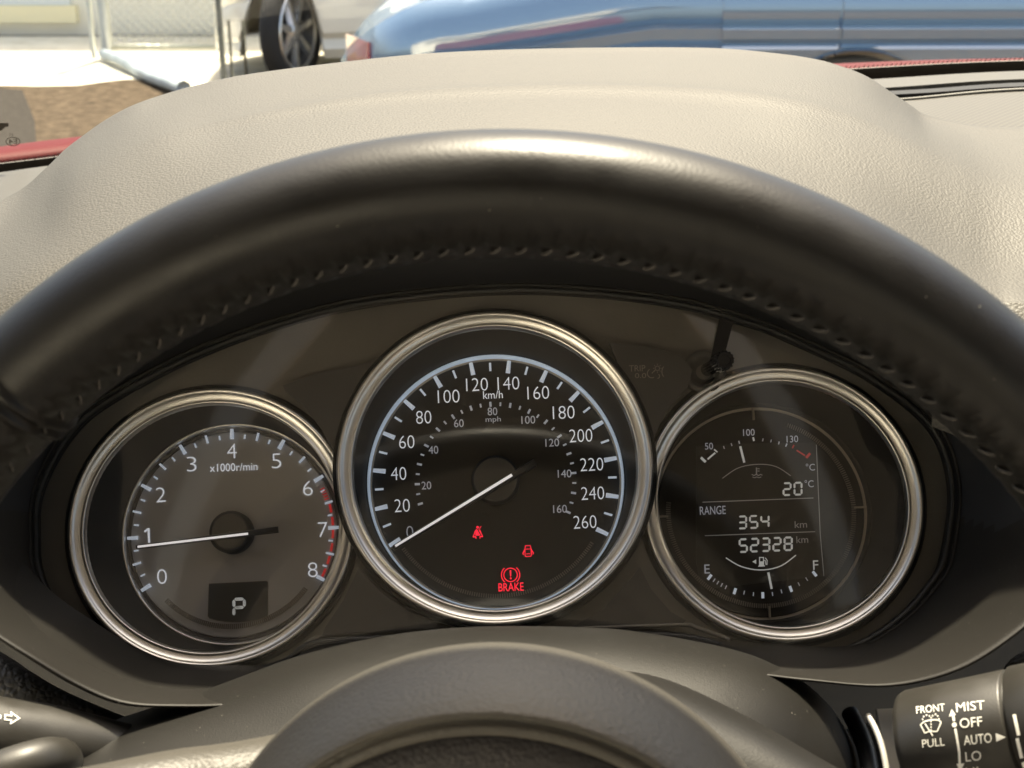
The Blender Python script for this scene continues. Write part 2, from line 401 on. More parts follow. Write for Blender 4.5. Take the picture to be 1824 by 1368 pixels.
# ---- parked cars: section loft along the length
def flank(dk):
    k = (dk - .17) / .79
    return [(a0, .17 + (b0 - .17) * k) for a0, b0 in [(.95, .18), (.985, .24), (.965, .30), (1.0, .34), (1.0, .50), (.99, .58), (.955, .60), (.985, .63), (.99, .685), (.972, .695), (.985, .71), (.986, .745), (.962, .757), (.978, .775), (.976, .805), (.972, .83), (.96, .87), (.94, .92), (.90, .96)]]
def sedan(name, label, loc, yaw, M_body, M_low, L=4.4, Wd=1.78, H0=1.45, group=None, wheel_x=(.85, 3.45), arch=1.0, steer=0.0):
    t = thing(name, label, 'car', loc, group)
    Mx = Matrix.Translation(loc) @ Matrix.Rotation(yaw, 4, 'Z')
    # side profile heights: belt and roof along the length
    def prof(x):
        k = x / L
        deck = .60 + .26 * math.sin(min(1, k / .10) * math.pi / 2) ** .8 if k < .10 else (.86 + .12 * min(1, (k - .1) / .14) if k < .72 else 1.0 - .34 * ((k - .72) / .28) ** 1.6)
        roof = deck
        if .1 < k < .78:
            q = (k - .1) / .68; roof = deck + (H0 - .98) * min(1, math.sin(q * math.pi) ** .55)
        halfw = Wd / 2 * (1 - .55 * max(0, 1 - k / .07) ** 2.2 - .5 * max(0, (k - .92) / .08) ** 2)
        return deck, roof, halfw
    xs = [L * i / 70 for i in range(71)]; rows = []
    for x in xs:
        dk, rf, hw = prof(x)
        half = [(.72 * hw, .17), *[(a0 * hw, b0) for a0, b0 in flank(dk)], (.86 * hw, dk + (rf - dk) * .15), (.72 * hw, dk + (rf - dk) * .75), (.62 * hw, rf - .01), (.3 * hw, rf + .02), (0, rf + .025)]
        row = [(-a_, b_) for a_, b_ in half] + [(a_, b_) for a_, b_ in half[::-1][1:]]
        # wheel arches: lift the lower edge
        rr = []
        for a_, b_ in row:
            for wx in wheel_x:
                d_ = abs(x - wx) / arch
                if d_ < .36 and b_ < .7:
                    hgt = .33 + math.sqrt(.36 ** 2 - d_ ** 2); b_ = max(b_, min(hgt, .69))
            rr.append((a_, b_))
        rows.append([Mx @ Vector((x, a_, b_)) for a_, b_ in rr])
    V = [v for r in rows for v in r]; nc = len(rows[0]); F = grid_faces(len(rows), nc)
    F += [tuple(range(nc)), tuple(range((len(rows) - 1) * nc, len(rows) * nc))[::-1]]
    body = mesh('body', V, F, M_body, t); sharp(body, 28)
    M_tyre = mat('tyre_rubber', (.02, .02, .02), .8); M_al = mat('alloy', (.85, .85, .85), .25, metal=.9)
    for wx in wheel_x:
        for sy in (-1, 1):
            Mw = Mx @ Matrix.Translation((wx, sy * (Wd / 2 - .10), .335)) @ (Matrix.Rotation(steer if wx == wheel_x[0] else 0, 4, 'Z')) @ Matrix.Rotation(-sy * math.pi / 2, 4, 'X')
            V, F = lathe([(.21, .0), (.31, .0), (.333, .02), (.335, .055), (.32, .085), (.26, .10), (.235, .09), (.228, .04), (.21, .0)], Mw, 48)
            wh = mesh('wheel', V, F, M_tyre, t)
            V, F = lathe([(.232, .088), (.222, .094), (.212, .07), (.205, -.02), (.05, -.03), (.001, -.03)], Mw, 40); mesh('rim_barrel', V, F, mat('barrel_grey', (.10, .10, .10), .5, metal=.5), wh)
            V, F = lathe([(.06, .03), (.06, .07), (.045, .085), (.001, .087)], Mw, 24); mesh('hub_cap', V, F, M_al, wh)
            for q in range(7):
                Ms = Mw @ Matrix.Rotation(2 * math.pi * q / 7 + .2, 4, 'Z') @ Matrix.Translation((.135, 0, .065))
                V, F = box(Ms, .17, .05, .035, .008); mesh('spoke', V, F, M_al, wh, smooth=False)
            V, F = lathe([(.232, .07), (.236, .092), (.222, .1), (.212, .085)], Mw, 40); mesh('rim_edge', V, F, M_al, wh)
    # glazing
    M_win = mat('car_window_dark', (.02, .025, .03), .05, coat=1)
    for sy in (-1, 1):
        for x0, x1 in ((1.05, 1.95), (2.02, 2.95)):
            pts = []
            for x in (x0, x1):
                dk, rf, hw = prof(x)
                pts.append((x, dk + (rf - dk) * .22, sy * .85 * hw * 1.0 + sy * .012)); pts.append((x, dk + (rf - dk) * .72, sy * (.728 * hw + .012)))
            vs = [Mx @ Vector((p[0], p[2], p[1])) for p in (pts[0], pts[2], pts[3], pts[1])]
            V, F = solid(vs, [(0, 1, 2, 3)], .006); mesh('side_window', V, F, M_win, t, smooth=False)
    return t, Mx, prof
M_white = mat('white_car_paint', (.80, .77, .68), .3, coat=1)
wp = G(513, 156)
t, Mx, _ = sedan('white_car', 'white parked car with a multi spoke alloy wheel beyond the fence', (0, 0, 0), 0, M_white, None, wheel_x=(.46, 3.3), arch=.62, steer=R(66))
def move_tree(t, loc, yaw):
    t.location = loc; t.rotation_euler = (0, 0, yaw)
yaw = R(5)
# front wheel at local x=.85, near side y=-Wd/2: bring it to wp
off = Matrix.Rotation(yaw, 4, 'Z') @ Vector((.46, -.79, 0))
move_tree(t, (wp.x - off.x, wp.y - off.y, 0), yaw)
M_champ = mat('blue_car_paint', (.13, .25, .40), .35, metal=.2, coat=1)
M_champ.node_tree.nodes['Principled BSDF'].inputs['Coat IOR'].default_value = 3.0
M_blue0 = mat('blue_paint', (.13, .27, .46), .28, metal=.1, coat=1)
M_blue = M_champ
M_lamp = mat('tail_lamp_red', (.35, .02, .02), .15, coat=1)
cl = at_y(566, 100, 4.45)
t, Mx, prof = sedan('blue_car', 'glossy blue parked car with a red tail lamp ahead of the windscreen', Vector((cl.x, 5.34, 0)), R(1.5), M_champ, None, wheel_x=(1.74, 4.1))
# blue door and wing panels, laid over the shell as skins with real thickness
def skin(t, Mx, prof, x0, x1, z0, z1, m, nm, out=.006, nx=30):
    V = []; NZ = 40; zs = [z0 + (z1 - z0) * i / NZ for i in range(NZ + 1)]
    for i in range(nx + 1):
        x = x0 + (x1 - x0) * i / nx; dk, rf, hw = prof(x)
        half = flank(dk)
        lo = max([.33 + math.sqrt(.372 ** 2 - (x - wx) ** 2) for wx in (1.74, 4.1) if abs(x - wx) < .36] + [z0])
        for z in [max(z, lo) for z in zs]:
            a_ = half[-1][0]
            for (a0, b0), (a1, b1) in zip(half, half[1:]):
                if b0 <= z <= b1: a_ = a0 + (a1 - a0) * (z - b0) / max(1e-6, b1 - b0); break
            V.append(Mx @ Vector((x, -(a_ * hw + out), z)))
    F = grid_faces(nx + 1, NZ + 1)
    V, F = solid(V, F, -.004); o = mesh(nm, V, F, m, t); sharp(o, 25); return o
skin(t, Mx, prof, 1.29, 1.67, .30, .93, M_blue, 'rear_quarter_panel'); skin(t, Mx, prof, 1.682, 3.05, .30, .93, M_blue, 'door', nx=60)
skin(t, Mx, prof, 3.07, 4.1, .72, .88, M_blue, 'front_wing')
skin(t, Mx, prof, .03, .13, .60, .70, M_lamp, 'tail_lamp', out=.010)

# ---- own car: bonnet, windscreen, added roof lining
M_redp = mat('red_paint', (.085, .0012, .002), .6, coat=0, spec=.15)
base = [(-900, 470, .70), (-400, 365, .84), (-100, 314, .93), (0, 300, .95), (150, 281, .98), (450, 236, 1.03), (850, 190, 1.07), (1250, 156, 1.08), (1545, 139, 1.06), (1824, 128, 1.02), (2200, 126, .95), (2700, 150, .84)]
bl = [P(*q) for q in base]
rake = Vector((0, -math.cos(R(31)), math.sin(R(31))))
def row_up(k, bulge=0): return [p + rake * k + Vector((0, .02 * bulge, .03 * bulge)) for p in bl]
M_wind = glass_mat('windscreen_glass', .0, (.96, .985, .97), 1.0)
ws = thing('windscreen', 'raked clear windscreen with a black border along its base', 'windscreen', bl[6])
V, F = loft([row_up(-.02), row_up(.02), row_up(.25, .8), row_up(.55, 1), row_up(.86, .5)], 60, 5)
mesh('glass_pane', V, F, M_wind, ws)
M_frit = mat('frit_black', (.004, .004, .004), .5)
V, F = loft([[p + Vector((0, -.004, -.004)) for p in row_up(-.03)], [p + Vector((0, -.003, -.003)) + rake * (.019 + .012 * max(0, min(1, p.x / .3))) for p in bl]], 80, 2)
V, F = solid(V, F, .001); mesh('frit_band', V, F, M_frit, ws)
dots = []; br = resample([p + Vector((0, -.003, -.003)) + rake * (.0202 + .012 * max(0, min(1, p.x / .3))) for p in bl], 420)
for j, p in enumerate(br):
    for k in range(2):
        q = p + rake * (.0026 * k + .0009 * (j % 2)); s_ = .0010 - .0003 * k
        dots.append(([q + Vector((s_ * math.cos(a_), 0, 0)) + rake * (s_ * math.sin(a_)) for a_ in [math.pi * i / 3 for i in range(6)]], [tuple(range(6))]))
V, F = join(dots); mesh('frit_dots', V, F, M_frit, ws, smooth=False, kind='stuff')
# marking at the lower left corner, read from inside (mirrored)
def ws_hit(px, py):
    # plane through the windscreen near its left corner
    p0 = P(0, 300, .95); nrm = rake.cross(RGT).normalized(); r = ray(px, py); return CAM + r * ((p0 - CAM).dot(nrm) / r.dot(nrm)) - r * .006
def wprint(nm, shp, m):
    V, F = shp; return mesh(nm, [ws_hit(x, y) for x, y in V], F, m, ws, smooth=False)
M_wmark = mat('etched_mark', (.06, .055, .05), .6)
V, F = text_px('E4', 23, 252, 15, 9, rot=4); V = [(46 - x, y) for x, y in V]
wprint('approval_mark', join([(V, F), stroke(arc(23, 252, 12.5, 0, 360, 24, 7.5), 1.3)]), M_wmark)
V, F = text_px('11', 20, 240, 5, 5, rot=4); wprint('approval_number', (V, F), M_wmark)
wprint('sticker_corner', join([poly([(-20, 219), (15, 219), (15, 226), (-20, 226)]), poly([(10, 226), (2, 233), (-14, 233), (-4, 226)])]), M_frit)
# bonnet
rl = [P(x, y - 33 + 12 * max(0, min(1, x / 1824)), d + .06) for x, y, d in base]
def brow(dy, dz): return [Vector((p.x * (1 - .0), p.y + dy, p.z + dz)) for p in rl]
V, F = loft([brow(-.03, -.012), brow(.0, -.0), brow(.25, -.036), brow(.6, -.11), brow(.85, -.26), brow(.9, -.5)], 60, 4)
tag(mesh('car_bonnet', V, F, M_redp, org=rl[6]), 'red bonnet edge showing beyond the base of the windscreen', 'bonnet')
# unseen roof lining, added to shade the cabin; slits give the cover its streaks
M_head = mat('headliner_fabric', (.20, .19, .175), .9, bump=('noise', 900, .3, .0005))
tl = row_up(.86, .5); ty = sum(p.y for p in tl[3:9]) / 6; tz = sum(p.z for p in tl[3:9]) / 6
HZ = tz + .02
slit = [(.135, ty), (.180, .188), (.236, .11), (.305, .022), (.375, -.10), (.465, -.255), (.578, -.465), (.76, -.85), (.93, -1.20), (1.2, -1.75)]
def roof_panel(pts):
    V, F = solid([Vector((x, y, HZ)) for x, y in pts], [tuple(range(len(pts)))], .02); mesh('added_headliner', V, F, M_head, kind='structure', smooth=False)
roof_panel([(x, y) for x, y in slit] + [(-x, y) for x, y in slit[::-1]])
for sg in (-1, 1):
    roof_panel([(sg * (x + .058), y) for x, y in slit] + [(sg * 1.5, -1.75), (sg * 1.5, -.3), (sg * .75, ty)])

M_bronze = mat('x', (1, 1, 1)) if 0 else glass_mat('bronze_streak_glass', .0, (1.0, .74, .46), .6)  # added tinted slit panes, mirrored as warm streaks in the cluster cover
for sg in (-1, 1):
    pts = [(sg * x, y) for x, y in slit] + [(sg * (x + .058), y) for x, y in slit[::-1]]
    k = len(slit); V = [Vector((x, y, HZ + .012)) for x, y in pts]
    mesh('streak_glass', V, [(i, i + 1, 2 * k - 2 - i, 2 * k - 1 - i) for i in range(k - 1)], M_bronze, kind='structure', smooth=False)

# unseen seat back added behind the viewer, blocking rear light, mirrored in the gloss
M_seat = mat('seat_fabric', (.035, .033, .032), .8, bump=('noise', 900, .3, .0005))
st_ = thing('added_seat', "unseen dark fabric seat back added behind the viewer to block rear light", 'seat', (0, -.5, .35))
def pad(nm, y0, z0, z1, wd, th, lean):
    rows = []
    for i in range(13):
        t_ = i / 12; z = z0 + (z1 - z0) * t_; k = .75 + .25 * math.sin(math.pi * min(1, t_ * 1.1 + .1)) ** .5
        if i in (0, 12): k *= .8
        rows.append([Vector((wd * k * math.copysign(abs(math.cos(a)) ** .6, math.cos(a)), y0 - lean * t_ + th * (.5 if i in (0, 12) else 1) * math.copysign(abs(math.sin(a)) ** .8, math.sin(a)), z)) for a in [2 * math.pi * j / 32 for j in range(32)]])
    V = [v for r in rows for v in r]; F = grid_faces(13, 32, True) + [tuple(range(32))[::-1], tuple(12 * 32 + j for j in range(32))]
    return mesh(nm, V, F, M_seat, st_)
pad('backrest', -.48, .55, 1.16, .27, .06, .12); pad('headrest', -.60, 1.19, 1.37, .13, .05, .02)

# ================================================================ DASHBOARD
dash = thing('dashboard', 'grained beige grey dashboard with a domed hood over the gauges', 'dashboard', P(900, 300, .6))
def PL(l): return [P(*q) for q in l]
crest = [(-260, 430, .60), (-60, 380, .62), (30, 342, .64), (82, 299, .65), (115, 267, .66), (146, 243, .665), (192, 211, .675), (238, 187, .68), (292, 168, .69), (345, 153, .695), (437, 133, .70), (614, 110, .71), (778, 94, .715), (992, 86, .72), (1250, 85, .72), (1383, 95, .715), (1456, 106, .71), (1492, 116, .705), (1529, 129, .70), (1558, 144, .695), (1584, 162, .69), (1620, 186, .685), (1650, 205, .68), (1712, 219, .67), (1766, 226, .66), (1900, 229, .65), (2120, 240, .64)]
ridge = [(-260, 560, .53), (-60, 470, .545), (60, 395, .56), (140, 318, .57), (269, 252, .585), (384, 222, .595), (499, 200, .60), (700, 172, .61), (1000, 159, .612), (1250, 166, .61), (1400, 183, .60), (1500, 205, .595), (1600, 245, .585), (1700, 290, .575), (1824, 330, .565), (2120, 370, .55)]
def off(l, dy, dd, dx=0): return [(x + dx * (x - 900) / 900, y + dy, d + dd) for x, y, d in l]
mid = [(-260, 640, .48), (-60, 545, .495), (60, 470, .505), (250, 372, .52), (500, 282, .535), (900, 238, .545), (1250, 256, .54), (1500, 330, .53), (1700, 430, .52), (1824, 470, .515), (2120, 520, .50)]
near = [(-260, 730, 0.469), (-60, 620, 0.479), (60, 535, 0.485), (250, 435, 0.494), (500, 345, 0.502), (900, 300, 0.507), (1250, 325, 0.502), (1500, 415, 0.495), (1700, 510, 0.487), (1790, 537, 0.484), (1824, 539, 0.483), (2120, 560, 0.479)]
lip = [(-260, 800, 0.475), (-60, 690, 0.470), (60, 600, 0.470), (250, 500, 0.472), (500, 410, 0.475), (900, 365, 0.477), (1250, 390, 0.475), (1500, 475, 0.472), (1700, 552, 0.470), (1824, 575, 0.470), (2120, 600, 0.470)]
def lerp_row(a, b, t):
    A = resample(PL(a), 60); B = resample(PL(b), 60); return [p.lerp(q, t) for p, q in zip(A, B)]
V, F = loft([PL(off(crest, 60, .06)), PL(off(crest, 10, .03)), PL(crest), PL(off(crest, 14, -.022)), PL(ridge), PL(mid), PL(near), PL(lip)], 190, 12)
for i_ in range(len(V)):
    r_, c__ = divmod(i_, 190); g_ = math.exp(-((r_ - 48) / 1.1) ** 2) * math.exp(-((c__ - 100) / 48) ** 4)
    V[i_] = V[i_] + UPV * (.0020 * g_)
mesh('instrument_hood', V, F, M_dash, dash)
# cluster outline
outline = [(64, 960), (65, 896), (88, 832), (131, 765), (187, 718), (300, 655), (430, 600), (600, 550), (764, 526), (908, 517), (1052, 522), (1217, 543), (1350, 580), (1400, 600), (1514, 652), (1571, 686), (1628, 728), (1666, 770), (1689, 825), (1697, 896), (1681, 1000), (1654, 1046), (1605, 1100), (1538, 1145), (1471, 1168), (1371, 1174), (1320, 1163), (1235, 1138), (1130, 1132), (900, 1134), (700, 1138), (590, 1143), (545, 1152), (500, 1184), (388, 1208), (298, 1202), (209, 1172), (134, 1118), (86, 1058), (66, 1005)]
outer = [(-90, 960, 0.430), (-90, 860, 0.435), (-70, 760, 0.440), (-20, 680, 0.453), (60, 625, 0.466), (180, 550, 0.470), (330, 480, 0.472), (560, 415, 0.475), (740, 392, 0.477), (900, 385, 0.477), (1060, 390, 0.477), (1250, 415, 0.475), (1380, 455, 0.473), (1440, 480, 0.472), (1560, 530, 0.470), (1640, 570, 0.468), (1760, 640, 0.466), (1850, 720, 0.443), (1890, 800, 0.440), (1900, 900, 0.435), (1900, 1010, 0.430), (1860, 1065, 0.428), (1790, 1130, 0.425), (1690, 1190, 0.425), (1570, 1217, 0.430), (1430, 1207, 0.437), (1330, 1195, 0.440), (1235, 1190, 0.440), (1130, 1190, 0.440), (900, 1190, 0.440), (700, 1195, 0.440), (590, 1215, 0.440), (500, 1240, 0.437), (420, 1250, 0.432), (330, 1253, 0.430), (230, 1248, 0.427), (150, 1218, 0.425), (60, 1165, 0.422), (-20, 1110, 0.422), (-80, 1040, 0.425)]
o_in = [H(x, y, .006) for x, y in outline]; o_out = PL(outer)
cen = P(890, 860, .45)
mid1 = [a.lerp(b_, .45) - FWD * (-.004) for a, b_ in zip(o_in, o_out)]
lipd = [p + (p - cen).normalized() * .004 + FWD * .004 for p in o_out]
back = [p + (p - cen).normalized() * .006 + FWD * .022 for p in o_out]
back2 = [p + (p - cen).normalized() * .004 + FWD * .07 for p in o_out]
ina = [p - cn * .014 for p in o_in]
V, F = loft([ina, o_in, mid1, o_out, lipd, back, back2], 260, 5, closed=True)
me_ = mesh('cluster_surround', V, F, M_surr, dash)
# upper part of the surround is the black visor underside: give those faces the darker grained plastic
me_.data.materials.append(M_under)
for p in me_.data.polygons:
    c = p.center + ORG[me_] - CAM; zf = c.dot(FWD); py = 684 - c.dot(UPV) / zf * FPX; px = 912 + c.dot(RGT) / zf * FPX
    if py < 905 + 40 * math.sin(px * .004): p.material_index = 1
V, F = tube(resample([p + cn * .0005 for p in o_in], 240, True), .0017, 8, closed=True); mesh('surround_bead', V, F, M_blk, dash)
V, F = tube(resample([p.lerp(q, .07) + cn * .0008 for p, q in zip(o_in, o_out)], 240, True), .0010, 8, closed=True); mesh('surround_bead', V, F, M_surr, dash)
# dash pad behind and beside the hood
V, F = loft([PL([(-500, 390, .84), (0, 307, .89), (300, 272, .93), (900, 205, .98), (1400, 158, .99), (1824, 137, .95), (2300, 140, .88)]),
             PL([(-500, 420, .80), (0, 322, .84), (300, 292, .87), (900, 240, .90), (1400, 190, .90), (1824, 168, .87), (2300, 170, .82)]),
             PL([(-500, 560, .66), (0, 420, .70), (300, 380, .72), (900, 330, .74), (1400, 300, .73), (1824, 300, .70), (2300, 330, .66)])], 60, 5)
mesh('dash_pad', V, F, M_pad, dash)
# defroster strip, vent groove, grille at the right
def strip(nm, a, b_, da, db, h0, m, th=.006):
    "a,b lists of px points for the far and near edge"
    V, F = loft([PL(a), PL(b_)], 24, 2); V, F = solid([v + Vector((0, 0, h0)) for v in V], F, th); return mesh(nm, V, F, m, dash, smooth=False)
strip('defroster_strip', [(1400, 160, .93), (1600, 146, .93), (1824, 134, .91), (2200, 128, .86)], [(1400, 176, .885), (1600, 163, .885), (1824, 149, .87), (2200, 146, .82)], 0, 0, .003, M_pad)
strip('defroster_slot', [(1400, 182, .88), (1640, 170, .875), (1824, 158, .86), (2200, 153, .81)], [(1400, 188, .86), (1640, 177, .86), (1824, 165, .845), (2200, 160, .80)], 0, 0, .004, M_surr, .002)
M_gr = bpy.data.materials.new('grille_mesh'); M_gr.use_nodes = True; nt = M_gr.node_tree; N = nt.nodes; Lk = nt.links; bs = N['Principled BSDF']
bs.inputs['Roughness'].default_value = .6
tc = N.new('ShaderNodeTexCoord'); mpn = N.new('ShaderNodeMapping'); mpn.inputs['Scale'].default_value = (235, 235, 0)
vo = N.new('ShaderNodeTexVoronoi'); vo.inputs['Randomness'].default_value = 0; vo.inputs['Scale'].default_value = 1
mpn.inputs['Rotation'].default_value = (0, 0, R(38))
Lk.new(tc.outputs['Object'], mpn.inputs[0]); Lk.new(mpn.outputs[0], vo.inputs['Vector'])
rp = N.new('ShaderNodeValToRGB'); rp.color_ramp.elements[0].position = .33; rp.color_ramp.elements[0].color = (.03, .028, .025, 1); rp.color_ramp.elements[1].position = .42; rp.color_ramp.elements[1].color = (.065, .059, .046, 1)
Lk.new(vo.outputs['Distance'], rp.inputs[0]); Lk.new(rp.outputs[0], bs.inputs['Base Color'])
strip('speaker_grille', [(1450, 202, .835), (1620, 190, .835), (1824, 174, .82), (2200, 168, .78)], [(1450, 270, .69), (1620, 255, .69), (1824, 246, .675), (2200, 245, .64)], 0, 0, .004, M_gr, .003)
V, F = tube(resample([v + Vector((0, 0, .004)) for v in PL([(1450, 202, .835), (1620, 189, .835), (1824, 172, .82), (2200, 166, .78)])], 30), .0014, 8); mesh('grille_bead', V, F, M_pad, dash)
# panel below the right end of the hood and lower dash
V, F = loft([PL([(1660, 538, .475), (1780, 539, .47), (1824, 540, .468), (2150, 560, .46)]), PL([(1660, 600, .468), (1780, 610, .463), (1824, 615, .462), (2150, 640, .455)]), PL([(1660, 760, .475), (1780, 800, .47), (2150, 900, .47)])], 30, 4)
mesh('side_panel', V, F, M_dash, dash)
M_low = mat('lower_dash_grain', (.022, .021, .019), .5, bump=('leather', 520, .8, .0007))
def lower(a):
    V, F = loft([PL(r) for r in a], 50, 5); return mesh('lower_dash', V, F, M_low, dash)
lower([[(-200, 1050, .50), (0, 1160, .47), (100, 1225, .465), (220, 1275, .47), (420, 1350, .49)], [(-200, 1090, .47), (0, 1195, .455), (100, 1245, .455), (220, 1300, .46), (400, 1390, .48)], [(-200, 1300, .45), (0, 1380, .45), (150, 1460, .45), (400, 1560, .47)]])
lower([[(1400, 1330, .56), (1700, 1240, .53), (1780, 1200, .51), (1824, 1160, .50), (2050, 1080, .49)], [(1400, 1380, .54), (1700, 1270, .51), (1780, 1225, .495), (1824, 1195, .49), (2050, 1120, .47)], [(1400, 1600, .50), (1700, 1480, .49), (1824, 1440, .48), (2050, 1350, .46)]])
V, F = box(frame(P(900, 1500, .62), RGT, UPV, -FWD), .62, .30, .02); mesh('lower_dash', V, F, M_blk, dash, smooth=False)

# ================================================================ INSTRUMENT CLUSTER
cl_ = thing('instrument_cluster', 'instrument cluster of three chrome ringed gauges under the dashboard hood', 'instrument cluster', C0)
DIAL_H = -.035
GA = {'sp': (0.0, 0.001, .0598), 'tc': (-.1088, -.0170, .0528), 'dp': (.1095, -.0170, .0524)}   # centre u,v and ring radius
SX = {'sp': 1.0, 'tc': 1.025, 'dp': 1.015}
DC = {'sp': (-.00015, -.0002), 'tc': (-.1077, -.0170), 'dp': (.1076, -.0172)}
# backplate with holes
ol2 = resample([H(x, y, 0) for x, y in outline], 160, True)
def uv(p): q = p - C0; return (q.dot(cu), q.dot(cv))
V2 = [uv(p) for p in ol2]; E2 = [(i, (i + 1) % 160) for i in range(160)]
holes = []
for k in GA:
    u0, v0, r0 = GA[k]; n0 = len(V2); rr = r0 - .0035
    V2 += [(u0 + rr * SX[k] * math.cos(2 * math.pi * i / 72), v0 + rr * math.sin(2 * math.pi * i / 72)) for i in range(72)]
    E2 += [(n0 + i, n0 + (i + 1) % 72) for i in range(72)]; holes.append((u0, v0, rr * .999, SX[k]))
rv = delaunay_2d_cdt([Vector(v) for v in V2], E2, [], 0, 1e-6)
ov, ofc = rv[0], rv[2]
import itertools
def inside_poly(x, y, pl):
    c = False
    for (x1, y1), (x2, y2) in zip(pl, pl[1:] + pl[:1]):
        if (y1 > y) != (y2 > y) and x < (x2 - x1) * (y - y1) / (y2 - y1) + x1: c = not c
    return c
ouv = [uv(p) for p in ol2]; Fk = []
for f in ofc:
    cx_ = sum(ov[i][0] for i in f) / 3; cy_ = sum(ov[i][1] for i in f) / 3
    if any(((cx_ - a) / s) ** 2 + (cy_ - b_) ** 2 < r * r for a, b_, r, s in holes): continue
    if not inside_poly(cx_, cy_, ouv): continue
    Fk.append(tuple(f))
V, F = solid([L3(x, y, 0) for x, y in ov], Fk, .0015)
mesh('backplate', V, F, M_plate, cl_, smooth=False)
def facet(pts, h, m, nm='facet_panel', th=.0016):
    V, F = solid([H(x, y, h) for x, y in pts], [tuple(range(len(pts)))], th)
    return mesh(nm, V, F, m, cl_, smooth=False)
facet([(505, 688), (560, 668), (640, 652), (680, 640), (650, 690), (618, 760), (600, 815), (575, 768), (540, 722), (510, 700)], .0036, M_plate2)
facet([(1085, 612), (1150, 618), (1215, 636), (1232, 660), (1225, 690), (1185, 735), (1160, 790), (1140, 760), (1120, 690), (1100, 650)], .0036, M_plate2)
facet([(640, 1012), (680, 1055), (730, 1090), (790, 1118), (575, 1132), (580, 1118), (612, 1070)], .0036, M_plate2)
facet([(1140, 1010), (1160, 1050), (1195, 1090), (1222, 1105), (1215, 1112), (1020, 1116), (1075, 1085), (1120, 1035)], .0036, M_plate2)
# outer moulded edge lines at the bottom corners
for pl in ([(545, 1147), (572, 1134), (660, 1128), (780, 1121)], [(1010, 1120), (1215, 1113), (1240, 1118), (1300, 1140)]):
    V, F = tube(resample([H(x, y, .003) for x, y in pl], 24), .0009, 8); mesh('edge_bead', V, F, M_plate, cl_)

def gmesh(k, h=0): 
    u0, v0, _ = GA[k]; return frame(L3(u0, v0, h), cu, cv, cn)
def dmesh(k, h=DIAL_H):
    u0, v0 = DC[k]; return frame(L3(u0, v0, h), cu, cv, cn)
def ring_profile(Rr, z, kx=1):
    pr = [(Rr + .0004, z - .006), (Rr + .0006, z - .001), (Rr + .0005, z + .0010), (Rr + .0001, z + .0018), (Rr - .0005, z + .0021), (Rr - .0012, z + .0019), (Rr - .0017, z + .0013)]
    pr += [(Rr - .0020, z + .0010), (Rr - .0030, z + .0006), (Rr - .0039, z + .0003), (Rr - .0042, z + .0003)]
    pr += [(Rr - .0045, z + .0006), (Rr - .0049, z + .0007), (Rr - .0053, z + .0004), (Rr - .0056, z - .0006), (Rr - .0057, z - .003)]; return pr
gauge = {}
def build_gauge(k, name, label, zr, disc_r, band_r, mdisc):
    u0, v0, Rr = GA[k]; M0 = gmesh(k); MD = dmesh(k)
    n = 96
    # dial face (the part), a dished disc with stepped plate
    V, F = lathe([(band_r + .006, .0), (band_r, .0), (disc_r + .0035, .0), (disc_r + .0030, .0012), (disc_r, .0014), (.0005, .0014)], MD, n)
    g_ = mesh(name, V, F, mdisc, cl_, label=label); sharp(g_)
    V, F = lathe(ring_profile(Rr, zr), M0, 160, sx=SX[k]); mesh('chrome_ring', V, F, M_chrome, g_)
    # skirt under the ring, and the cup running down to the dial
    V, F = lathe([(Rr + .0010, -.004), (Rr + .0026, -.001), (Rr + .0022, zr - .001), (Rr + .0004, zr)], M0, 120, sx=SX[k]); mesh('ring_skirt', V, F, M_blk, g_)
    V = []; ud, vd = DC[k]
    steps = 10
    for i in range(steps + 1):
        t = i / steps; h = (zr - .0020) * (1 - t) + (DIAL_H + .003) * t
        r = (Rr - .0056) * (1 - t) + band_r * t; sx = SX[k] * (1 - t) + t
        for j in range(n):
            a = 2 * math.pi * j / n; V.append(L3((u0 + (ud - u0) * t) + r * sx * math.cos(a), (v0 + (vd - v0) * t) + r * math.sin(a), h))
    mesh('cup', V, grid_faces(steps + 1, n, True), M_cup, g_)
    V, F = lathe([(band_r + .0008, .003), (band_r, .0040), (band_r - .0009, .0034), (band_r - .0012, .0006)], MD, n); mesh('dial_edge', V, F, M_cup if k != 'tc' else M_chrome, g_)
    V, F = lathe([(band_r - .0010, .0008), (disc_r + .0034, .0004)], MD, n); mesh('dial_band', V, F, mat('dial_band_dark', (.075, .066, .06), .45) if k == 'tc' else M_band, g_)
    gauge[k] = g_; return g_
build_gauge('sp', 'speedometer', 'large middle gauge marked in km/h and mph', .0065, .0474, .0530, M_dial)
build_gauge('tc', 'tachometer', 'left gauge marked x1000r/min with a red zone', .0020, .0385, .0447, M_dialg)
build_gauge('dp', 'information_display', 'right gauge with temperature, range and fuel display', .0020, .0390, .0447, M_dial)
# serration ribs
def ribs(k, r0, r1, n, a0, a1, g_):
    parts = []
    for i in range(n):
        a = R(a0 + (a1 - a0) * i / n); M_ = dmesh(k) @ Matrix.Rotation(a, 4, 'Z') @ Matrix.Translation(((r0 + r1) / 2, 0, .0018))
        parts.append(box(M_, r1 - r0, .00045, .0008))
    V, F = join(parts); mesh('serration', V, F, M_rib, g_, smooth=False, kind='stuff')
ribs('sp', .0457, .0473, 96, 214, 326, gauge['sp']); ribs('tc', .0364, .0384, 78, 224, 322, gauge['tc']); ribs('dp', .0370, .0388, 190, 172, 430, gauge['dp'])
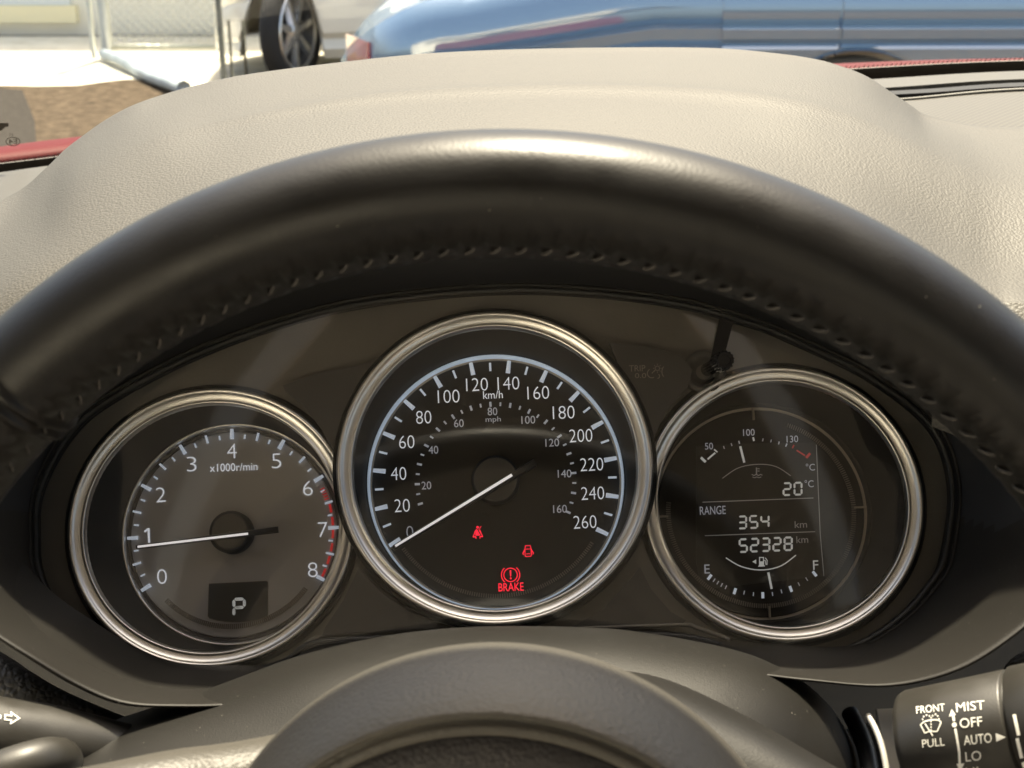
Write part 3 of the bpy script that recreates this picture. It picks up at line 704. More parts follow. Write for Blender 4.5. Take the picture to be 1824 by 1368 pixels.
# white light ring of the speedometer
V, F = lathe([(.0516, .0006), (.0516, .0060), (.05195, .0064), (.0523, .0060), (.0523, .0006)], dmesh('sp'), 128); mesh('light_ring', V, F, M_ringl, gauge['sp'])

def tick_mesh(nm, ln, wd, ht, m, wedge=False):
    V, F = box(Matrix.Identity(4), ln, wd, ht, min(wd, ln) * .18)
    if wedge: V = [Vector((v.x, v.y * (1.12 if v.x < 0 else .92), v.z + (0.0006 if (v.x < 0 and v.z > 0) else 0))) for v in V]
    me = bpy.data.meshes.new(nm); me.from_pydata([tuple(v) for v in V], [], F); me.materials.append(m); me.update(); return me
def tick(k, me, ang, r, h, nm='tick'):
    M_ = dmesh(k) @ Matrix.Rotation(R(ang), 4, 'Z') @ Matrix.Translation((r, 0, h)); return inst(nm, me, gauge[k], M_)
mj = tick_mesh('major_tick', .0052, .0017, .0026, M_tick, True); mn = tick_mesh('minor_tick', .0035, .0009, .0012, M_tick)
m1 = tick_mesh('small_tick', .0016, .0007, .0006, M_numd); m2 = tick_mesh('mph_tick', .0021, .0009, .0006, M_numd)
sa0, sst = 209.2 + 0.0, 18.2
# fit: 130 km/h sits at the top of the tilted dial
def spang(v): return 209.0 - v * (18.22 / 20)
for v in range(0, 261, 10):
    a = spang(v)
    if v % 20 == 0: tick('sp', mj, a, .0480, .0034)
    else: tick('sp', mn, a, .0478, .0030)
def mphang(v): return spang(v * 1.609)
for v in range(10, 161, 5):
    a = mphang(v)
    tick('sp', m2 if v % 10 == 0 else m1, a, .0322, .0019)
def nums(k, lst, h, w_, ht, m, hh=DIAL_H + .0017, thin=-.014):
    for s, x, y in lst:
        wd = w_ * len(s) if w_ else None
        if s[0] == '1' and len(s) > 1: wd = wd * .95
        if s == '1': wd = wd * .46
        if s == '1':
            printed('numeral', rotpx(join([poly([(-.2, -13), (3.4, -13), (3.4, 13), (-.2, 13)]), poly([(-.2, -13), (-.2, -9.2), (-5.2, -5.6), (-6.6, -8.4)])]), x, y), hh, m, gauge[k]); continue
        printed('numeral', text_px(s, x, y, wd, ht, thin=0 if s == '1' else thin), hh, m, gauge[k])
nums('sp', [('20', 716.3, 900.5), ('40', 709.9, 843.6), ('60', 724.5, 787.1), ('80', 754.7, 743.1), ('100', 799.1, 706), ('120', 849.6, 684.9), ('140', 905.6, 682.7), ('160', 958.7, 699.5), ('180', 1004, 734.5), ('200', 1034.6, 775.9), ('220', 1054, 827.2), ('240', 1055.7, 878.5), ('260', 1041.9, 929.8)], 0, 13.6, 23, M_num)
nums('sp', [('0', 730, 947.5)], 0, 12.5, 21, M_numd)
nums('sp', [('20', 759.5, 864.7), ('40', 772, 801.3), ('60', 817.3, 753.9), ('80', 877.2, 732.8), ('100', 941, 747.8), ('120', 983.7, 788.4), ('140', 1005.7, 843.6), ('160', 997.5, 906.5)], 0, 8.6, 14, M_numd, thin=0)
printed('unit_text', text_px('km/h', 878, 703, 35, 14, thin=0), DIAL_H + .0017, M_num, gauge['sp'])
printed('unit_text', text_px('mph', 878.5, 748, 27, 12, thin=0), DIAL_H + .0017, M_numd, gauge['sp'])
# tachometer
tj = tick_mesh('major_tick_tacho', .0043, .0014, .0018, M_tick, True); tm = tick_mesh('half_tick_tacho', .0034, .0009, .0012, M_tick); ts = tick_mesh('quarter_tick_tacho', .0019, .0007, .0008, M_tick)
def tcang(v): return 210.4 - v * 29.95
for q in range(0, 33):
    v = q / 4; a = tcang(v)
    if q % 4 == 0: tick('tc', tj, a, .0408, .0030)
    elif q % 2 == 0: tick('tc', tm, a, .0405, .0026)
    else: tick('tc', ts, a, .0398, .0024)
nums('tc', [('0', 288.4, 1027), ('1', 263.4, 953.9), ('2', 286.4, 881.4), ('3', 341.2, 826.6), ('4', 412.8, 803.3), ('5', 492.3, 820.9), ('6', 548.3, 869.6), ('7', 575, 943.3), ('8', 557, 1014.9)], 0, 17, 26, M_num, hh=DIAL_H + .0017, thin=-.018)
printed('unit_text', text_px('x1000r/min', 416, 832, 85, 14, thin=0), DIAL_H + .0017, M_num, gauge['tc'])
def arc_seg(k, a0, a1, r0, r1, m, nm, h=.0022):
    MD = dmesh(k, DIAL_H); V = []; n = 6
    for i in range(n + 1):
        a = R(a0 + (a1 - a0) * i / n)
        for r in (r0, r1): V.append(MD @ Vector((r * math.cos(a), r * math.sin(a), h)))
    F = [(2 * i, 2 * i + 2, 2 * i + 3, 2 * i + 1) for i in range(n)]
    V, F = solid(V, F, -.0003); return mesh(nm, V, F, m, gauge[k], smooth=False)
for q in range(6):
    v = 6.5 + q * .25; arc_seg('tc', tcang(v + .045), tcang(v + .205), .0401, .0411, M_redz, 'red_zone_dash')
for q in range(5):
    v = 6.2 + q * .055; arc_seg('tc', tcang(v), tcang(v + .02), .0392, .0410, M_redz, 'red_zone_rib')
# gear window
def wpts(g0):
    x0, x1, y0, y1 = 371 + g0, 476.5 - g0, 1039 + g0, 1100 - g0
    return [(x0 + 2, y0 + 1.5), (x1 - 2, y0 - 3.5), (x1, y0 - 2), (x1, y1 - 4), (x1 - 4, y1 + 1)] + [(x1 - 4 - (x1 - x0 - 8) * i / 8, y1 + 1 + 6 * math.sin(math.pi * i / 8) + 1.5 * i / 8) for i in range(1, 8)] + [(x0 + 3, y1 + 1), (x0, y1 - 3)]
V, F = solid([H(x, y, DIAL_H + .0017) for x, y in wpts(0)], [tuple(range(len(wpts(0))))], .0003); mesh('gear_window', V, F, mat('gear_window_tint', (.075, .07, .062), .4), gauge['tc'], smooth=False)
printed('window_border', stroke(wpts(-.6), 1.1, True), DIAL_H + .00185, M_rib, gauge['tc'])
printed('gear_letter', seven('P', 426, 1082, 24, 35, 5.4, sl=.03), DIAL_H + .0020, M_lcd, gauge['tc'])

# needles: tapered black body, white stripe on top, hub with spun cap
def needle(k, tip, tail, send, w0, w1, hN, hub_r, cap_r):
    g_ = gauge[k]; MD = dmesh(k)
    V, F = lathe([(hub_r, .0014), (hub_r, hN - .0030), (hub_r - .0012, hN - .0018), (cap_r + .0004, hN - .0018)], MD, 64); mesh('needle_hub', V, F, M_blk, g_)
    pr = [(cap_r + .0004, hN - .0018), (cap_r, hN - .0012)]
    for i in range(14):
        r = cap_r * (1 - i / 14); pr += [(r, hN - .0012), (r - cap_r / 28, hN - .00135)]
    pr.append((.0001, hN - .0012))
    V, F = lathe(pr, MD, 64); mesh('hub_cap', V, F, M_hubspun, g_)
    h = DIAL_H + hN
    a, c, s_ = H(*tip, h), H(*tail, h), H(*send, h); d = (c - a).normalized(); sd_ = cn.cross(d).normalized()
    def bar(p, q, wa, wb, t0, t1):
        V = []
        for P_, w_ in ((p, wa), (q, wb)):
            for s in (-1, 1):
                for tt in (t0, t1): V.append(P_ + sd_ * (s * w_ / 2 * (1 if tt == t0 else .72)) + cn * tt)
        return V, [(0, 1, 3, 2), (4, 6, 7, 5), (0, 2, 6, 4), (1, 5, 7, 3), (0, 4, 5, 1), (2, 3, 7, 6)]
    V, F = bar(a - d * .0004, c, w0, w1, -.0006, .0012); nb = mesh('needle', V, F, mat('needle_black', (.03, .028, .027), .28), g_, smooth=False)
    V, F = bar(a + d * .0004, s_, w0 * .52, w1 * .42, .0009, .0016); mesh('needle_stripe', V, F, M_needle, g_, smooth=False)
needle('sp', (703, 974), (953, 824), (912, 846.5), .0020, .0032, .0105, .0099, .0087)
needle('tc', (245, 974.5), (496, 943), (443, 951), .0019, .0026, .0105, .0086, .0070)

# warning lamps (flat lit prints behind the dial face)
hl = DIAL_H + .0017
def tri(*p): return poly(list(p))
cx, cy = 851, 948.5
belt = [poly(arc(0, -9.4, 2.3, 0, 330, 12)), poly([(-3.2, -5.6), (-1.2, -6), (4.6, 5.4), (-4.6, 5.4)]), poly([(1.6, -6), (3.2, -5.6), (5.2, 3.2)]), stroke([(-4, -4), (-6.2, 2.4), (-8.6, 7.6)], 1.5), stroke([(4, -4), (6.2, 2.4), (8.6, 7.6)], 1.5), stroke([(-8.8, 8), (-4, 7.2), (-3.4, 11)], 1.5), stroke([(8.8, 8), (4, 7.2), (3.4, 11)], 1.5), stroke([(6.6, -11), (3.4, -6.6)], 1.2)]
printed('seat_belt_warning_lamp', rotpx(join(belt), cx, cy), hl, M_red, gauge['sp'])
door = [stroke([(-4.2, -9), (4.2, -9), (5.6, -2.5), (5.6, 7.5), (4.6, 10), (-4.6, 10), (-5.6, 7.5), (-5.6, -2.5)], 1.3, True), stroke([(-4.6, -3), (4.6, -3)], 1.1), stroke([(-3.6, 5.5), (3.6, 5.5)], 1.1), stroke([(-5.6, -2), (-9.6, 4.5)], 1.7), stroke([(5.6, -2), (9.6, 4.5)], 1.7), stroke([(-9.6, 4.5), (-8.2, 6.6)], 1.6), stroke([(9.6, 4.5), (8.2, 6.6)], 1.6)]
printed('door_ajar_warning_lamp', rotpx(join(door), 940.6, 981), hl, M_red, gauge['sp'])
brk = [stroke(arc(0, 0, 12, 0, 352, 30), 1.5, True), stroke(arc(0, 0, 16.4, 130, 230, 12), 1.5), stroke(arc(0, 0, 16.4, -50, 50, 12), 1.5), poly([(-1.4, -8.2), (1.4, -8.2), (1, 2.8), (-1, 2.8)]), poly(arc(0, 6.2, 1.7, 0, 330, 10))]
printed('brake_warning_lamp', rotpx(join(brk), 909.5, 1024), hl, M_red, gauge['sp'])
printed('brake_warning_text', text_px('BRAKE', 910.4, 1045.5, 45, 14.5, thin=0), hl, M_red, gauge['sp'])

# right display
g_ = gauge['dp']
scr = [(1240, 795), (1310, 790), (1454, 788), (1455.5, 800), (1467, 1026), (1250, 1050), (1240, 1000)]
V, F = solid([H(x, y, DIAL_H + .00165) for x, y in scr], [tuple(range(len(scr)))], .0002); mesh('lcd_screen', V, F, M_lcdp, g_, smooth=False)
h5 = DIAL_H + .0020
printed('screen_border', stroke([(1454, 792), (1457, 860), (1461, 950), (1467.5, 1026)], 1.3), h5, M_lcdd, g_)
printed('divider_line', stroke([(1251.4, 894.5), (1449, 887)], 1.5), h5, M_lcdd, g_)
printed('divider_line', stroke([(1255.5, 954.2), (1452, 947)], 1.5), h5, M_lcdd, g_)
nums('dp', [('50', 1262.8, 794.7), ('100', 1333.9, 770.2), ('130', 1411.4, 782)], 0, 7.2, 12, M_numd, hh=h5, thin=0)
def txt(s, x, y, w_, h_, m, nm='display_text', thin=0): printed(nm, text_px(s, x, y, w_, h_, thin=thin), h5, m, g_)
txt('°C', 1443.5, 832, 16, 12.5, M_numd); txt('°C', 1441.3, 861.5, 16, 13, M_numd)
txt('RANGE', 1269.6, 909, 46, 15, M_numd); txt('km', 1426.5, 934, 22, 12, M_lcdd); txt('km', 1429, 961, 21, 12, M_lcdd)
txt('E', 1259.5, 1013.5, 9.5, 16, M_numd); txt('F', 1453, 1006.5, 9.5, 16.5, M_lcd)
for i, ch in enumerate('20'): printed('digit', seven(ch, 1402 + i * 19.5, 871.2 - i * .8, 16, 24.5, 3.4, sl=.04), h5, M_lcd, g_)
for i, ch in enumerate('354'): printed('digit', seven(ch, 1322.5 + i * 20, 930.5 - i * .8, 16.5, 24.5, 3.4, sl=.04), h5, M_lcd, g_)
for i, ch in enumerate('52328'): printed('digit', seven(ch, 1324 + i * 20, 971.8 - i * .8, 16.5, 26, 3.6, sl=.04), h5, M_lcd, g_)
def spl(pts, n=18): return [tuple(p)[:2] for p in resample([Vector((x, y, 0)) for x, y in pts], n)]
printed('arc_line', stroke(spl([(1286.8, 852), (1315, 833.5), (1349.7, 827), (1382, 831), (1408.6, 847.5)]), 1.5), h5, M_lcdd, g_)
printed('arc_line', stroke(spl([(1293, 993.6), (1320, 1009), (1355, 1015.3), (1390, 1008.5), (1417.7, 989)]), 1.9), h5, M_lcd, g_)
th = [stroke([(1347.5, 833), (1347.5, 845)], 2.2), stroke([(1349, 835), (1353, 835)], 1.4), stroke([(1349, 839), (1353, 839)], 1.4), stroke([(1339, 845), (1343, 847), (1347, 845), (1351, 847), (1355, 845), (1358, 846.5)], 1.5), stroke([(1340, 849.5), (1344, 851), (1348, 849.5), (1352, 851), (1356, 849.5)], 1.3)]
printed('coolant_symbol', join(th), h5, M_lcdd, g_)
fu = [stroke([(1353, 993), (1360, 993), (1360, 1008), (1353, 1008)], 1.8, True), poly([(1353, 1000), (1360, 1000), (1360, 1008), (1353, 1008)]), stroke([(1350.5, 1008.5), (1362.5, 1008)], 1.8), stroke([(1361, 998), (1363.5, 999), (1364, 1005), (1366, 1005.5), (1366.5, 998), (1363, 993.5)], 1.4), poly([(1340, 1000.5), (1347, 996.5), (1347, 1004.5)])]
printed('fuel_pump_symbol', join(fu), h5, M_lcd, g_)
def mark(p, q, w_, m, nm='scale_mark'): printed(nm, stroke([p, q], w_), h5, m, g_)
mark((1248.5, 815), (1257, 823), 4.5, M_lcd); mark((1260.5, 818), (1274, 806.5), 3, M_lcd); mark((1272, 800.5), (1278, 805.5), 2.4, M_lcd)
for x, y in ((1289.5, 797), (1303.1, 792), (1316.6, 788)): mark((x - .8, y - 2.5), (x + .8, y + 2.5), 2, M_numd)
mark((1341.5, 779), (1343, 785.5), 3.2, M_lcd)
for x, y in ((1358.8, 783.5), (1373.3, 785.5), (1387.4, 789)): mark((x + .6, y - 2.5), (x - .6, y + 2.5), 2, M_numd)
mark((1401.8, 790), (1399.5, 795.5), 2.4, M_numd)
mark((1414.2, 792.5), (1411.5, 798.5), 2.4, M_redd); mark((1419, 802), (1434, 811.5), 2.4, M_redd); mark((1443, 807.5), (1436, 815.5), 4.4, M_redd)
mark((1318.5, 795), (1325.8, 824), 4, M_lcd, 'temperature_pointer')
mark((1368.5, 1019.5), (1374.5, 1049), 4, M_lcd, 'fuel_pointer')
for x, y, b_ in ((1264, 1028, 2), (1272, 1033.5, 0), (1278.5, 1038, 0), (1285.5, 1042, 0), (1293, 1046, 0), (1309, 1053, 2), (1325.5, 1055.5, 0), (1342, 1058.3, 0), (1358.8, 1060.3, 2), (1376, 1058, 0), (1392, 1053.5, 0), (1408.6, 1049, 2), (1423, 1040.5, 0), (1437, 1031.5, 0), (1451, 1022, 2)):
    dx, dy = x - 1356, y - 905; l_ = math.hypot(dx, dy); dx /= l_; dy /= l_; hh_ = 5.5 if b_ else 3.4
    mark((x - dx * hh_, y - dy * hh_), (x + dx * hh_, y + dy * hh_), 5 if b_ else 1.8, M_tick if b_ else M_numd)
dq = tick_mesh('quarter_mark', .0050, .0009, .0016, M_band)
for a in (92.4 - 2.4, 0 , -90 , 180): tick('dp', dq, a + .3, .0405, .0026, 'quarter_mark')
# ghost trip text on the backplate
for s, x, y, w_, h_ in (('TRIP', 1135, 656, 29, 11), ('0.0', 1141, 669, 20, 9)):
    printed('ghost_text', text_px(s, x, y, w_, h_, rot=-1, thin=0), .0062, M_ghost, cl_)
gi = [stroke(arc(1161, 665, 8, 120, 300, 10), 1.5), stroke([(1161, 665), (1167, 659)], 1.5), stroke(arc(1171, 656, 4, 0, 340, 10), 1.2, True), stroke(arc(1171, 670, 4, -90, 60, 8), 1.5), stroke(arc(1193, 662, 14, 140, 220, 8), 1.5)] + [stroke([(1171 + 5.5 * math.cos(a), 656 + 5.5 * math.sin(a)), (1171 + 8 * math.cos(a), 656 + 8 * math.sin(a))], 1.1) for a in [i * math.pi / 4 for i in range(8)]]
printed('ghost_symbol', join(gi), .0062, M_ghost, cl_)
# trip knob on its round boss, with the black bar above it
kb = H(1262, 657, .004); kt = H(1292, 641, .034); ax = (kt - kb).normalized(); kx = ax.cross(RGT).normalized()
MK = frame(kb, kx, ax.cross(kx), ax); Lk_ = (kt - kb).length
V, F = lathe([(.0085, -.002), (.0085, .0008), (.0078, .0014), (.0052, .0014), (.0048, -.001), (.0030, -.001)], frame(H(1254, 662, .002), cu, cv, cn), 48); mesh('knob_boss', V, F, M_plate2, cl_)
V = []; pr = [(.0026, -.002), (.0026, Lk_ * .62), (.0034, Lk_ * .66), (.0034, Lk_ * .98), (.0029, Lk_ * 1.02), (.0020, Lk_ * 1.02), (.0018, Lk_ * .99), (.0001, Lk_ * .99)]
nn = 60
for r, h in pr:
    for j in range(nn):
        a = 2 * math.pi * j / nn; rr = r * (1.07 if (j // 2) % 2 else .97) if r > .0032 else r; V.append(MK @ Vector((rr * math.cos(a), rr * math.sin(a), h)))
o = mesh('trip_reset_knob', V, grid_faces(len(pr), nn, True), M_gloss, cl_); sharp(o)
V, F = solid([H(x, y, .0225) for x, y in [(1281, 568), (1305, 575), (1288, 640), (1264, 644)]], [(0, 1, 2, 3)], .0015); mesh('black_bar', V, F, M_gloss, cl_, smooth=False)
# clear cover: bowed sheet inside the surround
cov = []
from mathutils.geometry import convex_hull_2d
oc1 = [uv(H(x, y, .008)) for x, y in outline]; oc1 = [oc1[i] for i in convex_hull_2d([Vector(q) for q in oc1])]
oc2 = [tuple(p)[:2] for p in resample([Vector((q[0], q[1], 0)) for q in oc1], 160, True)]
for qi in range(33):
    q = .995 - .99 * qi / 32; row = []
    for u_, v_ in oc2:
        u2, v2 = u_ * q, (v_ + .01) * q - .01
        row.append(L3(u2, v2, .010 + .012 * (1 - (u2 / .175) ** 2) + .004 * (1 - (v2 / .075) ** 2)))
    cov += row
V, F = cov, grid_faces(33, len(oc2), True)
M_lens = glass_mat('cluster_cover_clear', .06, (.97, .965, .95), 2.0, .0)
mesh('clear_cover', V, F, M_lens, cl_)

# ================================================================ STEERING WHEEL
ti, yw = R(-6.2128), R(-3.2503)
def cam2w(x, y, z): return CAM + RGT * x + UPV * y + FWD * z
WC = cam2w(-.00237654, -.12489085, .3296261)
def wv(x, y, z):
    y2 = y * math.cos(ti) - z * math.sin(ti); z2 = y * math.sin(ti) + z * math.cos(ti)
    return RGT * (x * math.cos(yw) - z2 * math.sin(yw)) + UPV * y2 + FWD * (x * math.sin(yw) + z2 * math.cos(yw))
WX, WY, WZ = wv(1, 0, 0), wv(0, 1, 0), wv(0, 0, -1)      # WZ towards the driver
MW = frame(WC, WX, WY, WZ)
sw = thing('steering_wheel', 'black leather steering wheel with a stitched rim in front of the gauges', 'steering wheel', WC)
RC, RA, RB = .170, .0146, .0165
NT, NP = 1512, 40; PITCHN = 168
SEAM = R(157)        # section angle of the stitched seam: inner side, slightly towards the driver
V = []
for i in range(NT):
    th = 2 * math.pi * i / NT; fr = (i * PITCHN / NT) % 1.0
    for j in range(NP):
        ph = 2 * math.pi * j / NP; r_ = 1.0
        d = (ph - SEAM + math.pi) % (2 * math.pi) - math.pi
        g1 = math.exp(-(d / .12) ** 2)
        side = math.exp(-((abs(d) - .26) / .2) ** 2)
        r_ -= .06 * g1 + .11 * side * (1 if d < 0 else .5) * (1 - abs(math.sin(math.pi * (fr + d * 1.6)))) ** 3.2 - .03 * side
        # joint seams of the grip sections
        for tj_ in (R(132.5), R(24)):
            e = abs((th - tj_ + math.pi) % (2 * math.pi) - math.pi) * RC / .0012
            if e < 3: r_ += .085 * math.exp(-(e - 1.3) ** 2) - .05 * math.exp(-(e * 1.8) ** 2)
        V.append(MW @ Vector(((RC + RA * r_ * math.cos(ph)) * math.cos(th), (RC + RA * r_ * math.cos(ph)) * math.sin(th), RB * r_ * math.sin(ph))))
F = grid_faces(NT, NP, True) + [((NT - 1) * NP + j, (NT - 1) * NP + (j + 1) % NP, (j + 1) % NP, j) for j in range(NP)]
rim = mesh('rim', V, F, M_rim, sw)
# stitches, one object each, sharing one little thread mesh
pth = [Vector((-.0016, -.0021, 0)), Vector((-.0009, -.0012, .0005)), Vector((0, 0, .0007)), Vector((.0009, .0012, .0005)), Vector((.0016, .0021, 0))]
tv, tf = tube(pth, [.0002, .00038, .00042, .00038, .0002], 6)
sme = bpy.data.meshes.new('stitch'); sme.from_pydata([tuple(v) for v in tv], [], tf); sme.materials.append(M_thread); sme.polygons.foreach_set('use_smooth', [True] * len(sme.polygons)); sme.update()
for i in range(PITCHN):
    th = 2 * math.pi * (i + .0) / PITCHN
    er = Vector((math.cos(th), math.sin(th), 0)); et = Vector((-math.sin(th), math.cos(th), 0)); ez = Vector((0, 0, 1))
    nr = (er * math.cos(SEAM) / RA + ez * math.sin(SEAM) / RB).normalized(); sdv = et.cross(nr).normalized()
    p = er * (RC + RA * .955 * math.cos(SEAM)) + ez * RB * .955 * math.sin(SEAM)
    Mloc = Matrix((et, sdv, et.cross(sdv))).transposed().to_4x4()
    if (Mloc @ Vector((0, 0, 1)) - Vector()).dot(nr) < 0: Mloc = Matrix((et, -sdv, nr)).transposed().to_4x4()
    Mloc.translation = p
    inst('stitch', sme, sw, MW @ Mloc)
# hub
HC = P(880, 1752, .316)
MH = frame(HC, WX, WY, WZ)
hp = [(.066, -.030), (.0715, -.027), (.0732, -.021), (.0735, -.015), (.0728, -.008), (.0712, .0), (.0694, .0062), (.0677, .0105), (.0668, .0118), (.0661, .0114), (.0655, .0094), (.0648, .0114), (.0636, .0121), (.0624, .0115)]
hp = [(r * 1.035, h) for r, h in hp]
V, F = lathe(hp, MH, 200); hub = mesh('hub_shell', V, F, M_hub, sw)
V, F = lathe([(.0646, .0098), (.0638, .0110), (.059, .0122), (.03, .0160), (.012, .0170), (.0003, .0172)], MH, 120); mesh('airbag_cover', V, F, M_hubc, sw)
# spokes: right and left lofted arms, and the lower one
def spoke(rows, m=M_shroud, th=.006):
    V, F = loft([PL(r) for r in rows], 40, 6); return mesh('spoke', V, F, m, sw)
spoke([[(1040, 1190, .40), (1180, 1215, .392), (1330, 1286, .382), (1480, 1370, .370), (1700, 1490, .352), (2000, 1640, .33)],
       [(1040, 1188, .385), (1180, 1210, .378), (1330, 1278, .368), (1480, 1364, .356), (1700, 1484, .340), (2000, 1634, .318)],
       [(1040, 1230, .365), (1180, 1260, .358), (1330, 1335, .350), (1480, 1430, .340), (1700, 1560, .326), (2000, 1700, .306)],
       [(1040, 1400, .345), (1180, 1450, .340), (1330, 1540, .334), (1480, 1640, .326), (1700, 1760, .315), (2000, 1900, .30)]])
spoke([[(560, 1300, .39), (420, 1330, .382), (300, 1346, .372), (150, 1375, .36), (0, 1400, .35), (-300, 1470, .33)],
       [(560, 1296, .37), (420, 1322, .362), (300, 1338, .352), (150, 1368, .342), (0, 1392, .333), (-300, 1462, .315)],
       [(560, 1340, .352), (420, 1365, .346), (300, 1385, .338), (150, 1415, .33), (0, 1440, .322), (-300, 1510, .305)],
       [(560, 1560, .34), (420, 1580, .334), (300, 1600, .327), (150, 1630, .32), (0, 1660, .312), (-300, 1730, .30)]], M_hub)
# column shroud behind the hub
sh = [(-80, 1460), (18, 1378), (60, 1347), (119, 1316), (206, 1282), (292, 1254), (388, 1221), (508, 1176), (600, 1150), (701, 1130), (800, 1119), (900, 1115), (1063, 1118), (1150, 1127), (1244, 1143), (1310, 1158), (1365, 1177), (1425, 1210), (1473, 1252), (1505, 1297), (1530, 1345), (1550, 1410), (1560, 1520)]
c_ = (880, 1640)
def srow(s, d, lift=0): return [P(c_[0] + (x - c_[0]) * s, c_[1] + (y - c_[1]) * s, d + (abs(x - 880) / 800) ** 2 * -.02) for x, y in sh]
V, F = loft([srow(.97, .53), srow(.995, .50), srow(1.0, .475), srow(.985, .455), srow(.94, .438), srow(.85, .424), srow(.7, .41), srow(.45, .40)], 150, 6)
tag(mesh('column_shroud', V, F, M_shroud, org=P(880, 1300, .43)), 'dusty dark plastic steering column shroud rising behind the wheel hub', 'shroud')

# ================================================================ STALKS
def stalk_lathe(a, b_, prof, n=72, sy=1.0):
    ax = (b_ - a).normalized(); x = ax.cross(UPV).normalized(); y = ax.cross(x).normalized(); M_ = frame(a, x, y, ax)
    Ln = (b_ - a).length
    V, F = lathe([(r, t * Ln) for r, t in prof], M_, n, sx=sy); return V, F
def bvh(V, F): return BVHTree.FromPolygons([tuple(v) for v in V], F)
def decal(nm, shp, tree, mt, parent, off=.00025):
    V, F = shp; me = bpy.data.meshes.new('t'); 
    # cut the outline finer so that it hugs the curve
    bm = bmesh.new(); vs = [bm.verts.new((x, y, 0)) for x, y in V]
    for f in F:
        try: bm.faces.new([vs[i] for i in f])
        except Exception: pass
    bmesh.ops.triangulate(bm, faces=bm.faces[:])
    for _ in range(3):
        es = [e for e in bm.edges if e.calc_length() > 7]
        if es: bmesh.ops.subdivide_edges(bm, edges=es, cuts=1)
        bmesh.ops.triangulate(bm, faces=bm.faces[:])
    bm.verts.index_update(); W = []; 
    for v in bm.verts:
        r = ray(v.co.x, v.co.y).normalized(); hit = tree.ray_cast(CAM, r)
        if hit[0] is None: W.append(W[-1] if W else Vector()); continue
        nrm = hit[1] if hit[1].dot(r) < 0 else -hit[1]; W.append(hit[0] + nrm * off)
    Fo = [tuple(v.index for v in f.verts) for f in bm.faces]; bm.free(); bpy.data.meshes.remove(me)
    return mesh(nm, W, Fo, mt, parent, smooth=False)
M_stalk = mat('stalk_plastic', (.028, .026, .022), .42, bump=('noise', 2200, .25, .0002), rvar=(70, .12))
A, B = P(1622, 1340, .415), P(1985, 1279, .385)
wst = thing('wiper_stalk', 'black wiper stalk at lower right printed MIST OFF AUTO LO', 'stalk', A)
pw = [(.0001, .005), (.010, .006), (.0155, .012), (.0178, .030), (.0185, .060), (.0187, .3), (.0190, .558), (.0188, .569), (.0178, .573), (.0178, .583)]
V, F = stalk_lathe(A, B, pw); mesh('stalk_body', V, F, M_stalk, wst); tw = bvh(V, F)
V, F = stalk_lathe(A, B, [(.0178, .580), (.0190, .585), (.0196, .595), (.0198, .8), (.0198, 1.2)]); mesh('twist_ring', V, F, M_stalk, wst); tr_ = bvh(V, F)
def wt(s, x, y, w_, h_): decal('lettering', text_px(s, x, y, w_, h_, rot=-6, skew=.02), tw, M_print, wst)
wt('FRONT', 1658, 1263, 51, 13); wt('PULL', 1663, 1323, 40, 14); wt('MIST', 1729, 1258.5, 51, 16); wt('OFF', 1730, 1287, 40, 17); wt('AUTO', 1742, 1316.5, 50, 17); wt('LO', 1734, 1346.5, 28, 17); wt('HI', 1732, 1375, 22, 17)
decal('arrow_symbol', poly([(1774, 1306), (1792, 1313), (1775, 1321)]), tw, M_print, wst)
ic = [stroke(spl([(1641, 1291), (1647, 1286), (1659, 1283), (1671, 1283), (1677, 1287)]), 2), stroke([(1640, 1291), (1648, 1306)], 2), stroke([(1677, 1287), (1670, 1303)], 2), stroke([(1648, 1306), (1655, 1303), (1662, 1303), (1670, 1303)], 1.8), stroke([(1648, 1289), (1662, 1311)], 2)] + [stroke([(1659, 1284 + i * 5), (1659, 1287 + i * 5)], 1.8) for i in range(4)] + [poly(arc(x, y, 1.4, 0, 320, 8)) for x, y in ((1644, 1282), (1646, 1277), (1651, 1274.5), (1656, 1276), (1659, 1279), (1662, 1275.5), (1667, 1273), (1671, 1276), (1673, 1281))]
decal('washer_symbol', join(ic), tw, M_print, wst)
decal('position_line', join([poly([(1691, 1277), (1696, 1264), (1703, 1274)]), stroke([(1698, 1273), (1700, 1285)], 4.2), poly(arc(1700.5, 1291.5, 4.3, 0, 345, 16)), stroke([(1702, 1298), (1706, 1320), (1709, 1340), (1710, 1362)], 4.2), poly([(1704, 1360), (1718, 1359), (1711, 1374)])]), tw, M_print, wst)
for p, q in (((1807, 1273), (1815, 1310)), ((1812, 1315), (1820, 1350)), ((1822, 1357), (1826, 1368))):
    decal('ring_mark', stroke([p, q], 6), tr_, M_print, wst)
A2, B2 = P(-160, 1296, .405), P(330, 1352, .44)
lst = thing('turn_signal_stalk', 'dark turn signal stalk at lower left with an outlined arrow', 'stalk', A2)
V, F = stalk_lathe(A2, B2, [(.0001, -.1), (.010, -.09), (.0125, -.05), (.0125, .2), (.0120, .45), (.0105, .62), (.0085, .8), (.007, .95), (.006, 1.1)], sy=1.0); mesh('stalk_body', V, F, M_stalk, lst); tl_ = bvh(V, F)
decal('arrow_symbol', join([stroke([(9, 1274), (20, 1275.5), (19.5, 1270), (34, 1280), (19, 1289), (20, 1283.5), (8.5, 1282)], 2.4, True), poly([(-14, 1272), (2, 1274), (1.5, 1281), (-14, 1280)])]), tl_, M_print, lst)
V, F = tube(resample(PL([(-140, 1440, .375), (-20, 1388, .378), (50, 1362, .382), (100, 1352, .39), (125, 1358, .40)]), 30), [.0065 - .0030 * max(0, (i - 20) / 10) ** 2 for i in range(30)], 16); mesh('stalk_switch', V, F, M_stalk, lst)
